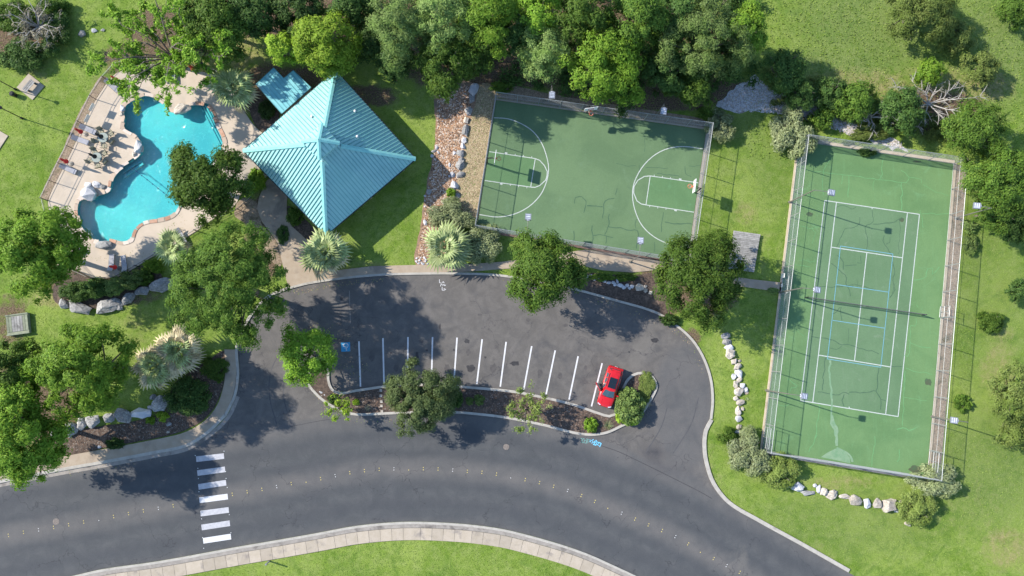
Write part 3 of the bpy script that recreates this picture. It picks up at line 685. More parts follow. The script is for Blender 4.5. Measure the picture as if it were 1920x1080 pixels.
def Z6(l): return [(1400 + x / 3.6, 260 + y / 3.6) for x, y in l]
def Z7(l): return [(1400 + x / 3.6, 520 + y / 3.6) for x, y in l]
def Z8(l): return [(1400 + x / 3.6, 780 + y / 3.6) for x, y in l]
zz = .0563
for l, w in [([(770,500),(785,420),(760,390),(720,400),(705,440)],.12),([(790,452),(900,458)],.16),([(900,540),(915,420),(940,405),(980,402)],.15),([(985,380),(995,335)],.1),
             ([(945,510),(935,600),(915,650)],.14),([(940,595),(1040,610),(1130,627),(1140,680),(1125,740)],.14),([(825,590),(832,650),(820,725)],.14),([(832,652),(900,655),(965,668)],.13),([(925,660),(925,710)],.12),
             ([(710,630),(700,700)],.12),([(1320,560),(1380,572),(1500,578)],.14),([(1310,490),(1300,560),(1295,630)],.1),([(1125,540),(1120,610)],.08),([(1190,195),(1340,200)],.09),([(1260,232),(1330,240),(1420,255)],.10),([(1450,190),(1455,235),(1500,262)],.09),([(1480,183),(1560,180)],.08),
             ([(1140,175),(1150,230),(1130,290)],.07),([(1185,0),(1180,90)],.06),([(990,165),(1070,188),(1120,180)],.07),([(1250,700),(1240,760)],.08)]:
    crack(bc, Z2(l), w, M_SEAL, zz); zz += .00005
for a, b in [((995,167),(985,350)),((960,398),(955,440)),((1160,210),(1150,290))]: pass
zz = .0570
for l, w in [([(600,460),(640,450),(700,475),(740,460)],.07),([(845,480),(850,560),(800,600),(815,700),(808,760)],.09),([(850,575),(920,575),(1000,560),(1050,535)],.12),([(765,530),(760,570),(720,600),(660,610),(640,660),(600,740)],.09),([(925,655),(920,690),(950,740),(985,800)],.12),([(965,670),(965,700),(940,710)],.08),([(1035,540),(1030,690),(1020,780)],.06),
             ([(565,840),(620,880),(660,920),(680,1000),(700,1060)],.12),([(610,790),(650,830),(650,880)],.11),([(665,860),(740,848)],.1),([(770,790),(770,840),(740,835)],.08),([(985,830),(1000,900),(985,960),(1000,1020),(970,1070)],.10),([(480,1000),(640,1000),(720,985),(870,1020)],.09),([(745,950),(740,1010)],.05)]:
    crack(tc, Z6(l), w, M_SEAL, zz); zz += .00005
for l, w in [([(580,250),(640,200),(630,250),(640,290)],.1),([(440,405),(560,420),(640,455),(700,455),(760,480),(890,512)],.12),([(690,340),(680,440)],.06),([(530,550),(520,650),(510,760)],.12),([(480,768),(620,792),(650,775),(690,790)],.11),([(655,790),(645,830),(655,870)],.13),([(690,775),(870,765),(880,690),(890,610)],.12),([(870,765),(905,830),(900,890)],.13),([(905,830),(945,832)],.11),([(970,600),(1045,603)],.12),([(560,480),(600,485),(640,460)],.08),([(1000,40),(985,100),(970,140)],.08),([(600,70),(660,60),(720,60)],.08)]:
    crack(tc, Z7(l), w, M_SEAL, zz); zz += .00005
for l, w in [([(400,210),(520,230),(690,248),(890,275),(1080,298)],.10),([(575,130),(520,210),(515,380)],.10),([(925,140),(905,200),(915,240),(900,275)],.12),([(690,250),(680,395)],.12),([(645,250),(635,305)],.09),([(1045,300),(1045,480)],.14),([(1040,215),(1095,265),(1075,300)],.10),([(1090,262),(1180,275),(1180,300)],.09),([(1190,305),(1260,350),(1360,385)],.08),([(360,590),(440,605),(490,598)],.10),([(440,605),(460,640),(440,710)],.08),([(380,365),(470,405)],.08),([(345,820),(470,830)],.08),([(325,850),(430,870)],.08),([(1170,480),(1190,600)],.09),([(1180,505),(1280,510),(1370,505)],.09),([(1130,960),(1210,930),(1220,880),(1250,875),(1250,915),(1300,860)],.12),([(855,280),(853,350)],.07)]:
    crack(tc, Z6(l), w, M_PALEFILL, zz); zz += .00005
for l, w in [([(1140,180),(1160,210)],.08),([(1140,280),(1135,330),(1110,325),(1100,420),(1090,530),(1060,530)],.10),([(1100,440),(1170,470),(1240,478)],.09),([(1070,620),(1250,655)],.10),([(1070,640),(1060,800),(1050,1000)],.12),([(1060,805),(1210,835)],.08),([(1010,1030),(1050,1010),(1100,1030),(1140,1015)],.14),([(490,860),(480,960),(460,1080)],.12),([(270,680),(340,735),(300,750),(290,770)],.10),([(215,862),(250,870),(290,850)],.09),([(320,350),(390,400)],.08)]:
    crack(tc, Z7(l), w, M_PALEFILL, zz); zz += .00005
crack(tc, Z7([(560,560),(560,700),(575,850),(570,960),(600,1075)]), .30, M_PUDDLE, zz); crack(tc, Z8([(570,0),(600,80),(605,200)]), .42, M_PUDDLE, zz + .0001)
crack(tc, Z8([(605,215),(650,230),(700,270),(712,312)]), .35, M_PUDDLE, zz + .0002); crack(tc, Z8([(470,130),(455,170),(420,240)]), .12, M_PALEFILL, zz + .0003)
crack(tc, Z8([(865,140),(850,250),(840,340)]), .10, M_PALEFILL, zz + .0004); crack(tc, Z8([(1035,225),(1020,315)]), .14, M_PALEFILL, zz + .0005)
pz = [W(*q) for q in Z8([(500,285),(540,245),(600,215),(660,240),(690,275),(700,318),(600,302)])]
m = MB(); m.slab(wob(pz, .1), None, .0555); m.build('dried_puddle', M_PUDDLE, tc)
M_TSTAIN = nmat('brown court stain', (0.075, 0.085, 0.05), (0.06, 0.11, 0.055), 2, bump=0)
for b in [(1740,716,7,7,tc),(1518,402,6,4,tc),(1690,412,5,4,tc),(1718,880,14,7,tc),(1718,303,8,2,tc)]:
    m = MB(); m.slab(blot(*b[:4]), None, .0552); m.build('stain', M_TSTAIN, tc)

# court edging kerbs
def edging(pts, w, z, mat, name='court_edging', side=1):
    p = [W(*q) for q in pts]; m = MB(); m.ribbon(offset(p, side * w / 2), w, 0, z); m.build(name, mat, kind='structure')
M_EDGE = nmat('sandy concrete edging', (0.42, 0.34, 0.23), (0.48, 0.40, 0.30), 2, (0.30, 0.24, 0.17), .8, .55, bump=.1)
M_EDGEBRN = nmat('rusty edging', (0.22, 0.13, 0.09), (0.30, 0.20, 0.15), 2, bump=.1)
edging([(1498,265),(1428,844)], .22, .10, M_EDGE, side=-1); edging([(1498,264),(1789,306.5)], .35, .09, M_EDGE); edging([(1789,306),(1738,895)], .26, .11, M_EDGE); edging([(1738,894),(1428,844)], .45, .10, M_GUTTER)
edging([(930,188),(893,429)], .20, .11, M_EDGEBRN, side=-1); edging([(930,187.5),(1324,243)], .18, .09, M_EDGE); edging([(1325,243),(1289,493)], .24, .10, M_EDGE); edging([(893,429),(1288,493)], .28, .10, M_EDGEBRN, side=-1)
strip('soil_strip', [(1790,308),(1814,312),(1762,902),(1741,896)], .03, M_DIRT, .03, smooth=False)

# ================================================================== FENCES
def chain_fence(name, label, corners, h, post_gap, gates=(), skip=()):
    root = thing(name, label, 'fence', corners[0].to_3d() if len(corners[0]) == 2 else corners[0])
    o0 = Vector(root.location); wires = MB(); n = len(corners)
    for i in range(n):
        if i in skip: continue
        a, b = corners[i] - o0, corners[(i + 1) % n] - o0; Ln = (b - a).length; u = (b - a) / Ln; k = max(1, round(Ln / post_gap))
        for j in range(k):
            p = a + u * Ln * j / k
            m = MB(); m.tube([p, p + Vector((0, 0, h))], .042 if j else .055, 8); m.tube([p + Vector((0, 0, h)), p + Vector((0, 0, h + .05))], [.05, .02], 8)
            m.build('post', M_STEEL, root)
        for z, nm in ((h - .03, 'top_rail'), (h * .5, 'mid_rail'), (.12, 'bottom_rail')):
            if nm == 'mid_rail' and h < 2.6: continue
            m = MB(); m.tube([a + Vector((0, 0, z)), b + Vector((0, 0, z))], .030 if nm == 'top_rail' else .016, 6); m.build(nm, M_STEEL, root)
        s = .10; r = .0028; nw = int((Ln + h) / s)
        side = Vector((-u.y, u.x, 0)) * .012
        for j in range(nw):
            x0 = j * s - h
            for sgn in (1, -1):
                # line x = x0 + z (sgn 1) or x = x0 + h - z
                xa, za = (x0, .05) if sgn == 1 else (x0 + h, .05)
                xb, zb = (x0 + h, h - .05) if sgn == 1 else (x0, h - .05)
                def clip(xa, za, xb, zb):
                    if xa < 0: t = (0 - xa) / (xb - xa); xa, za = 0, za + (zb - za) * t
                    if xb < 0: t = (0 - xb) / (xa - xb); xb, zb = 0, zb + (za - zb) * t
                    if xa > Ln: t = (xa - Ln) / (xa - xb); xa, za = Ln, za + (zb - za) * t
                    if xb > Ln: t = (xb - Ln) / (xb - xa); xb, zb = Ln, zb + (za - zb) * t
                    return xa, za, xb, zb
                if max(xa, xb) <= 0 or min(xa, xb) >= Ln: continue
                xa, za, xb, zb = clip(xa, za, xb, zb)
                wires.tube([a + u * xa + side * sgn + Vector((0, 0, za)), a + u * xb + side * sgn + Vector((0, 0, zb))], r, 3, caps=False)
    wires.build('chain_link', M_STEEL, root, kind='stuff')
    return root
tf = chain_fence('chain_link_fence', 'tall galvanised chain-link fence around the tennis court', [W(*p) for p in [(1498,265),(1787,307.5),(1738,893.5),(1429,844)]], 3.05, 3.05)
# gates on the tennis fence
def gate(root, a, b, h, name='gate'):
    o0 = Vector(root.location); a, b = a - o0, b - o0; m = MB()
    for z in (.15, h / 2, h): m.tube([a + Vector((0, 0, z)), b + Vector((0, 0, z))], .028, 6)
    for p in (a, b, a.lerp(b, .5)): m.tube([p + Vector((0, 0, .1)), p + Vector((0, 0, h))], .028, 6)
    m.build(name, M_STEEL, root)
gate(tf, W(1762,575), W(1760.3,595), 2.1); gate(tf, W(1467,520), W(1463,552), 2.1); gate(tf, W(1434,800), W(1429.5,838), 2.1); gate(tf, W(1742,845), W(1739,880), 2.1)
bf = chain_fence('chain_link_fence', 'galvanised chain-link fence around the basketball court', [W(*p) for p in [(930,187),(1325,243),(1289,493.5),(892,429)]], 2.9, 2.6)
# sign boards tied to the tennis fence by the gate
for (px, py, w_, h_) in [(1467,517,.5,1.1),(1465,535,.4,.6)]:
    p = W(px, py, 1.4) - Vector(tf.location); m = MB(); m.box(p + Vector((.06, 0, 0)), (.02, w_, h_), math.radians(-7)); m.build('sign_board', M_WHITEBTN, tf)

# black picket fence round the pool
PF = [(90,376),(138,279),(158,234),(181,187),(204,152),(226,128),(262,118),(330,122),(412,140),(440,170)]
PF2 = [(90,376),(100,418),(112,455),(128,488),(146,508),(178,523),(222,521),(262,500),(300,477),(338,455),(372,434),(410,415),(452,395),(478,372)]
def picket_fence(label, pts, h):
    path = [W(*p) for p in pts]; root = thing('metal_fence', label, 'fence', path[0]); o0 = path[0]; pk = MB()
    for a, b in zip(path[:-1], path[1:]):
        a, b = a - o0, b - o0; Ln = (b - a).length; u = (b - a) / Ln; k = max(1, round(Ln / 2.6))
        for j in range(k):
            p = a + u * Ln * j / k; m = MB(); m.box(p + Vector((0, 0, h / 2)), (.075, .075, h), math.atan2(u.y, u.x)); m.build('post', M_BLACK, root)
        for z in (h - .05, .2, h - .3):
            m = MB(); m.box((a + b) / 2 + Vector((0, 0, z)), (Ln, .03, .03), math.atan2(u.y, u.x)); m.build('rail', M_STEEL if z > h - .1 else M_BLACK, root)
        s = .12
        while s < Ln: pk.tube([a + u * s + Vector((0, 0, .05)), a + u * s + Vector((0, 0, h))], .006, 3, caps=False); s += .13
    pk.build('pickets', M_BLACK, root, kind='stuff'); return root
pf = picket_fence('black metal fence along the grass side of the pool deck', PF, 1.75)
picket_fence('black metal fence along the planting side of the pool deck', PF2, 1.5)
for px, py in [(163,222),(172,201)]:
    p = W(px, py, 1.3) - Vector(pf.location); m = MB(); m.box(p, (.02, .9, .62), math.radians(-25)); m.build('sign_board', M_WHITEBTN, pf)

# ================================================================== POOL
DECK = [(205,151),(218,138),(242,127),(290,120),(340,124),(384,136),(414,146),(432,165),(447,192),(460,212),(474,232),(490,248),(520,262),(500,330),(486,345),(470,335),(458,352),(440,385),(404,408),(370,432),(338,452),(300,475),(285,482),(260,498),(221,519),(178,521),(146,506),(128,486),(112,452),(101,416),(91,378),(137,279),(157,234),(180,188)]
deck = spx(DECK, True, .5)
m = MB(); m.slab(deck, 0.0, .06, holes=[offset(pool, 0.0, True)]); pdeck = m.build('pool_deck', M_DECK, kind='structure')
pool_root = thing('swimming_pool', 'free-form turquoise swimming pool set in the tan deck', 'swimming pool', W(290, 320))
po = Vector(pool_root.location)
pl = [p - po for p in pool]
m = MB(); m.slab([p for p in pl], None, -.95)
n = len(pl); i0 = len(m.v)
for p in pl: m.v += [(p.x, p.y, .055), (p.x, p.y, -.95)]
for k in range(n):
    a = i0 + 2 * k; b = i0 + 2 * ((k + 1) % n); m.f.append((a, b, b + 1, a + 1)); m.m.append(0)
m.build('basin', M_PLASTER, pool_root)
m = MB(); m.ribbon(offset(pl, .03, True), .06, -.25, .03, True); m.build('waterline_tile', M_TILE, pool_root)
m = MB(); m.slab(pl, None, -.07); m.build('water', M_WATER, pool_root)
# steps on the east side
for k in range(3):
    a, b = W(384 - k * 6 + 2, 196) - po, W(424 - k * 6, 270) - po
    m = MB(); m.ribbon([a, b], .34, -.9, -.30 - .18 * k); m.build('step', M_PLASTER, pool_root)
    m = MB(); m.ribbon([a, b], .09, None, -.29 - .18 * k); m.build('step_edge_tile', M_TILE, pool_root)
for l in ([(224,322),(250,305),(262,300)], [(226,331),(252,312),(264,304)]):
    m = MB(); m.ribbon([W(*p) - po for p in l], .22, -.9, -.62); m.build('ledge', M_PLASTER, pool_root)
# safety rope with floats
rp = [W(245,313), W(275,336), W(305,360), W(337,385)]
r0 = tag(link('safety_rope', None), 'dark blue safety rope stretched across the pool', 'rope'); r0.location = rp[0]
m = MB(); m.tube([p - rp[0] + Vector((0, 0, -.05)) for p in rp], .03, 6); m.build('rope', M_TILE, r0)
fl = MB(); fl.tube([(-.09,0,0),(-.04,0,0),(.04,0,0),(.09,0,0)], [.03,.07,.07,.03], 8); flm = fl.mesh('float', flat('navy float', (.02,.07,.16)))
for j in range(1, 9):
    p = rp[0].lerp(rp[-1], j / 9) - rp[0]; o = link('float', flm, r0, loc=p + Vector((0, 0, -.03))); o.rotation_euler = (0, 0, math.atan2((rp[-1] - rp[0]).y, (rp[-1] - rp[0]).x))
# flagstone coping round the edge
copd = [0]; cpath = pool + [pool[0]]
for a, b in zip(cpath[:-1], cpath[1:]): copd.append(copd[-1] + (b - a).length)
s = 0
while s < copd[-1] - .5:
    ln = rnd.uniform(.55, 1.2)
    if rnd.random() < .93:
        pp = [at(cpath, copd, s + .03), at(cpath, copd, s + ln / 2), at(cpath, copd, min(s + ln - .03, copd[-1]))]
        w_ = rnd.uniform(.30, .52)
        m = MB(); m.ribbon(offset([p - po for p in pp], -w_ / 2 + .05), w_, .02, .11 + rnd.uniform(0, .02)); m.build('coping_stone', rnd.choice([M_COPING[0], M_COPING[0], M_COPING[2], M_COPING[2], M_COPING[1]]), pool_root)
    s += ln
# handrail at the steps
hr = thing('pool_handrail', 'small chrome handrail at the pool steps', 'handrail', W(412, 225)); m = MB()
m.tube([(0,0,.05),(0,0,.8),(-.35,-.1,.9),(-.8,-.25,.4),(-.85,-.27,-.3)], .025, 6); m.build('rail', M_STEEL, hr)

# ================================================================== ROCKS
def rock_mesh(seed, flatness=1.0, mat=M_ROCK):
    r = random.Random(seed); bm = bmesh.new()
    for i in range(22):
        z = r.uniform(-1, 1); a = r.uniform(0, 2 * PI); q = math.sqrt(1 - z * z); k = r.uniform(.8, 1.1)
        bm.verts.new((q * math.cos(a) * k, q * math.sin(a) * k, z * k))
    bmesh.ops.convex_hull(bm, input=bm.verts)
    bmesh.ops.delete(bm, geom=[v for v in bm.verts if not v.link_faces], context='VERTS')
    bmesh.ops.subdivide_edges(bm, edges=bm.edges, cuts=1, use_grid_fill=True)
    for v in bm.verts:
        v.co += Vector((mnoise.noise(v.co * 2 + Vector((seed, 0, 0))), mnoise.noise(v.co * 2 + Vector((0, seed, 0))), mnoise.noise(v.co * 2 + Vector((0, 0, seed))))) * .14
    xs = [v.co for v in bm.verts]
    for ax in range(3):
        lo = min(c[ax] for c in xs); hi = max(c[ax] for c in xs)
        for v in bm.verts: v.co[ax] = (v.co[ax] - lo) / (hi - lo) * 2 - 1
    bmesh.ops.recalc_face_normals(bm, faces=bm.faces)
    me = bpy.data.meshes.new('boulder'); bm.to_mesh(me); bm.free(); me.materials.append(mat); return me
ROCKS = {k: [rock_mesh(s + 11 * i, 1, mt) for i in range(7)] for s, (k, mt) in enumerate([('g', M_ROCK), ('p', M_ROCKPALE), ('w', M_ROCKWHITE)])}
rk = 0
def rock(px, py, wpx, hpx, rot, kind, label, group=None, hz=None, z=0.0, name='boulder'):
    """wpx, hpx = plan size in photograph pixels; rot = degrees on the picture"""
    global rk
    sx, sy = wpx * .062 / 2, hpx * .062 / 2; sz = hz if hz else min(sx, sy) * .75
    o = link(name, ROCKS[kind][rk % 7]); rk += 1
    c = W(px, py, sz); o.location = (c.x, c.y, z + sz * .38); o.scale = (sx, sy, sz); o.rotation_euler = (rnd.uniform(-.1, .1), rnd.uniform(-.1, .1), math.radians(rot) + (PI if rnd.random() > .5 else 0))
    tag(o, label, 'rock' if name != 'boulder' else 'boulder', group); return o
def row(lst, kind, fmt, group, name='boulder'):
    for i, r in enumerate(lst):
        k = r[5] if len(r) > 5 else kind
        if callable(fmt): lab = fmt(i, len(lst))
        else: lab = fmt.format(ORD[i])
        rock(r[0], r[1], r[2], r[3], r[4], k, lab, group, name=name)
ZR = lambda x, y: (1360 + x / 4.156, 600 + y / 4.156)
r1 = [(5,125,18,12,20,'g'),(18,172,18,14,-10,'g'),(30,215,18,13,10,'w'),(45,268,19,19,0,'p'),(72,325,15,11,20,'p'),(95,362,17,12,30,'p'),(112,318,7,6,0,'p'),(108,418,15,16,10,'w'),(68,440,10,12,30,'w'),(115,468,12,10,20,'p'),(85,505,10,15,0,'p'),(135,510,11,11,-30,'w'),(112,560,21,17,10,'p'),(165,545,8,13,15,'w'),(85,612,10,11,0,'p'),(120,645,17,12,10,'p'),(103,710,12,19,10,'p'),(135,690,6,8,0,'p'),(110,772,14,12,0,'w'),(110,835,12,11,20,'p'),(95,872,9,6,0,'w')]
row([(*ZR(r[0], r[1]), r[2], r[3], r[4], r[5]) for r in r1], 'p', '{} stone from the top of the rock row between turnaround and tennis court', 'rock row between turnaround and tennis court')
Z8r = lambda x, y: (1400 + x / 3.6, 780 + y / 3.6)
r2 = [(275,472,16,8,0,'w'),(350,480,24,18,-15,'w'),(415,522,28,10,0,'g'),(463,470,8,8,0,'w'),(487,492,9,16,-10,'w'),(523,513,16,16,20,'p'),(583,535,24,17,20,'p'),(665,543,23,10,0,'p'),(738,575,25,20,-25,'p'),(822,593,15,19,0,'w'),(886,590,16,19,10,'p'),(970,605,30,24,20,'p'),(1038,582,9,9,0,'p'),(1020,640,12,8,0,'w'),(1090,727,13,9,-10,'p')]
row([(*Z8r(r[0], r[1]), r[2], r[3], r[4], r[5]) for r in r2], 'p', '{} stone from the left in the rock row below the tennis court', 'rock row below the tennis court')
Z3 = lambda x, y: (780 + x / 3.086, 150 + y / 3.086)
r3 = [(333,52,18,28,-10,'w'),(322,105,12,20,-5,'g'),(305,175,16,18,10,'g'),(290,230,11,14,0,'p'),(285,290,14,24,-5,'g'),(277,345,10,14,0,'w'),(272,378,10,12,0,'w'),(222,420,6,8,0,'w'),(258,420,16,14,-20,'g'),(262,462,12,14,0,'g'),(255,492,17,20,-15,'g'),(212,545,9,11,10,'w'),(258,545,18,12,20,'g'),(225,605,17,15,0,'w'),(235,668,14,10,0,'g'),(222,705,14,10,0,'w'),(194,490,5,8,0,'w')]
row([(*Z3(r[0], r[1]), r[2], r[3], r[4], r[5]) for r in r3], 'g', '{} stone from the top of the rock line between red mulch and dry grass', 'rock line left of the basketball court')
r4 = [(302,535,48,27,12,'g'),(264,546,29,18,10,'g'),(238,559,28,20,40,'g'),(222,577,14,10,0,'g'),(200,573,50,26,18,'g'),(145,577,46,24,-20,'g'),(118,570,22,18,-50,'g')]
row(r4, 'g', '{} grey boulder from the right at the shrub bed below the pool', 'grey boulders below the pool')
r5 = [(299,758,36,28,35,'g'),(286,745,13,12,0,'g'),(261,775,42,20,0,'w'),(229,780,30,26,-20,'g'),(202,784,22,18,15,'g'),(171,791,28,24,20,'g'),(150,795,20,26,10,'g'),(127,807,32,28,10,'g'),(100,812,16,26,0,'g'),(282,764,12,8,0,'w')]
row(r5, 'g', '{} grey boulder from the right along the lower left mulch bed', 'grey boulders along the lower left bed')
Z2r = lambda x, y: (880 + x / 3.6, 260 + y / 3.6)
r6 = [(760,920,8,6,0),(790,930,12,7,10),(825,928,8,7,0),(845,945,10,7,0),(880,940,8,6,0),(905,955,13,7,-25),(940,970,9,7,0),(975,970,10,6,0),(1000,955,5,14,10),(985,985,8,6,0),(1020,990,13,8,-10),(1045,1005,9,7,0),(1065,990,8,7,0),(1100,998,9,8,0),(1080,1010,7,5,0),(1150,1005,18,15,-20,'p'),(1190,1000,8,7,0,'p'),(1192,1025,8,9,0,'p'),(1225,1040,9,8,0,'p')]
row([(*Z2r(r[0], r[1]), *r[2:]) for r in r6], 'w', '{} white stone from the left along the mulch bed above the turnaround', 'white stones in the bed above the turnaround', 'stone')
r8 = [(85,470,12,9,0),(100,490,9,8,0),(88,440,0,0,0)]
edge = [(819,276,'w',6,9),(813,283,'g',10,6),(810,292,'w',7,7),(822,285,'w',5,7),(804,359,'g',11,12),(797,367,'w',4,5),(797,376,'w',3,4),(796,387,'w',3,4),(797,417,'w',7,13),(852,356,'w',4,4),(832,380,'w',7,5),(838,375,'w',6,5),(842,330,'w',4,5)]
for i, (x, y, k, a, b) in enumerate(sorted(edge, key=lambda e: e[1])):
    rock(x, y, a, b, rnd.uniform(0, 90), k, f'{ORD[i]} small stone from the top scattered on the red mulch strip', 'small stones on the red mulch strip', name='stone')
for i, (x, y, a, b) in enumerate([(781,484,5,4),(781,490,4,6),(787,488,5,6),(785,494,7,4),(791,493,4,5),(796,484,4,8),(798,489,6,5),(794,495,7,4),(802,494,5,4),(789,483,4,3)]):
    rock(x, y, a, b, rnd.uniform(0, 90), 'w', 'small white stone in the cluster between the green palm and the path', 'white pebbles at the path end of the mulch strip', name='stone')
for x, y, w_, h_, rt, k, lab in [(340,203,34,20,30,'p','flat cream boulder jutting into the top of the pool'),(258,275,15,26,-5,'w','white boulder on the pool edge beside the patio tables'),(252,288,10,12,0,'p','small cream boulder under the white one at the pool edge'),(164,362,30,28,-10,'w','largest white boulder at the left pool edge'),(164,346,15,12,-30,'w','upper left white slab behind the largest poolside boulder'),(181,346,18,12,-20,'w','upper right white slab behind the largest poolside boulder'),(192,350,12,10,0,'g','grey stone right of the poolside slabs'),(194,459,30,15,10,'g','grey boulder on the bottom left edge of the pool'),(229,203,9,13,10,'w','white stone on the top left corner of the pool'),(227,213,8,9,0,'p','cream stone on the left corner of the pool')]:
    rock(x, y, w_, h_, rt, k, lab, 'boulders on the pool edge', z=.05)
for x, y, w_, h_, rt, k, lab in [(152,62,16,14,0,'g','dark grey stone lying on the grass right of the dry shrubs'),(176,57,12,8,0,'w','pale stone on the grass left of the sparse tree'),(192,56,8,6,0,'g','small stone beside the sparse tree'),(601,735,8,5,-20,'w','white stone at the left tip of the parking island'),(609,740,5,4,0,'w','small white stone in the left tip of the parking island'),(603,742,4,4,0,'p','smallest cream stone in the left tip of the parking island'),(341,697,11,10,0,'w','white stone at the foot of the twin palms'),(285,718,12,9,20,'p','pale stone below the left twin palm'),(316,795,10,8,0,'g','grey stone in the lower left mulch bed'),(186,838,7,5,0,'w','small white stone by the lower left pavement'),(315,810,8,5,0,'p','pinkish stone near the pavement bend')]:
    rock(x, y, w_, h_, rt, k, lab, name='stone')
# stepping stones across the island
for i, (x, y) in enumerate([(714,732),(714,742),(715,753),(715,761),(716,771)]):
    c = W(x, y, .12); m = MB(); m.box((0, 0, .03), (.30, .26, .07), rnd.uniform(-.1, .1)); o = m.build('stepping_stone', M_ROCKPALE); o.location = (c.x, c.y, .10)
    tag(o, f'{ORD[i]} square stepping stone from the parking side across the island', 'stepping stone', 'stepping stones across the island')

# loose chips: mulch, gravel, litter
def scatter(name, poly_px, count, size, mats, z, flatn=.35, seed=1):
    r = np.random.default_rng(seed); P = [W(*p) for p in poly_px]; xs = [p.x for p in P]; ys = [p.y for p in P]
    X = r.uniform(min(xs), max(xs), count * 3); Y = r.uniform(min(ys), max(ys), count * 3); ok = np_inside(X, Y, P); X, Y = X[ok][:count], Y[ok][:count]; k = len(X)
    a = r.uniform(0, 2 * PI, k); ln = r.uniform(.5, 1.3, k) * size; wd = ln * r.uniform(.4, .9, k); tz = r.uniform(.1, .6, k) * size * flatn
    V = np.zeros((k, 5, 3)); ca, sa = np.cos(a), np.sin(a)
    for j, (u, v_) in enumerate([(-.5,-.5),(.5,-.5),(.5,.5),(-.5,.5)]):
        V[:, j, 0] = X + u * ln * ca - v_ * wd * sa; V[:, j, 1] = Y + u * ln * sa + v_ * wd * ca; V[:, j, 2] = z - .01
    V[:, 4, 0] = X + r.uniform(-.2, .2, k) * ln; V[:, 4, 1] = Y + r.uniform(-.2, .2, k) * ln; V[:, 4, 2] = z + tz
    F = (np.array([[0,1,4],[1,2,4],[2,3,4],[3,0,4]])[None] + 5 * np.arange(k)[:, None, None]).reshape(-1, 3)
    me = bpy.data.meshes.new(name); me.from_pydata(V.reshape(-1, 3).tolist(), [], F.tolist())
    for q in mats: me.materials.append(q)
    mi = np.repeat(r.integers(0, len(mats), k), 4).astype(np.int32); me.polygons.foreach_set('material_index', mi)
    return link(name, me, kind='stuff')
CH = [flat('chip rust', (.36,.19,.10),.9), flat('chip tan', (.44,.30,.19),.9), flat('chip brown', (.12,.07,.045),.9), flat('chip pale', (.55,.46,.38),.9)]
scatter('mulch_chips', [(822,165),(890,162),(876,230),(868,300),(855,350),(846,400),(840,492),(782,492),(795,400),(806,330),(816,280)], 5200, .16, CH, .04, seed=3)
scatter('bark_chips', ISL[4:30] + ISL[30:38], 2600, .12, [CH[2], CH[2], flat('chip umber', (.17,.11,.08),.9), flat('chip grey', (.22,.18,.15),.9)], .11, seed=4)
scatter('gravel', [(1350,192),(1400,152),(1425,150),(1460,178),(1520,196),(1600,232),(1690,266),(1690,280),(1580,248),(1480,214),(1380,208)], 3000, .20, [flat('gravel white', (.50,.48,.47),.9), flat('gravel grey', (.33,.31,.30),.9), flat('gravel tan', (.42,.35,.28),.9)], .03, .5, 5)
scatter('bark_chips', [(115,815),(250,792),(315,765),(330,725),(400,672),(421,660),(418,720),(400,765),(343,808),(200,838),(120,852)], 2600, .12, [CH[2], flat('chip umber b', (.15,.10,.07),.9), flat('chip grey b', (.20,.17,.14),.9)], .06, seed=6)

STR = [flat('straw pale', (.44,.36,.23),.9), flat('straw tan', (.33,.25,.14),.9), flat('straw brown', (.20,.15,.09),.9), flat('straw green', (.16,.18,.06),.9)]
scatter('dry_grass_tufts', [(900,162),(930,168),(928,200),(915,280),(902,350),(890,400),(852,398),(857,352),(868,310),(876,260),(892,200)], 3200, .13, STR, .04, .5, 7)
LIT = [flat('litter tan', (.34,.25,.13),.9), flat('litter brown', (.17,.12,.07),.9), flat('litter green', (.16,.2,.05),.9)]
for k_, (pl_, n_) in enumerate([([(540,545),(650,526),(720,520),(720,528),(640,536),(560,552)],160),([(940,520),(1060,546),(1150,566),(1240,600),(1230,608),(1140,575),(1040,550),(940,528)],240),([(120,884),(290,853),(400,812),(440,760),(450,765),(410,822),(290,864),(120,894)],240),([(575,710),(600,750),(660,784),(730,782),(800,782),(800,792),(660,794),(590,760),(566,715)],160),([(1246,596),(1300,640),(1322,700),(1312,700),(1288,645),(1240,604)],110),([(560,620),(640,600),(700,700),(640,722),(600,600)],160)]):
    scatter('leaf_litter', pl_, n_, .10, LIT, .012, .3, 30 + k_)
scatter('leaf_litter', [(140,480),(230,500),(300,470),(360,420),(340,400),(300,440),(230,480)], 160, .09, LIT, .066, .3, 44)
# ================================================================== PAVILION
EZ = 3.0
def hpt(px, py): return W(px, py, EZ)
cn = [hpt(629,132), hpt(779,298), hpt(611,441), hpt(456,282)]
ctr = sum(cn, Vector()) / 4
pav_root = thing('pavilion', 'square open pavilion with a turquoise standing-seam hip roof and small raised cap', 'pavilion', (ctr.x, ctr.y, 0))
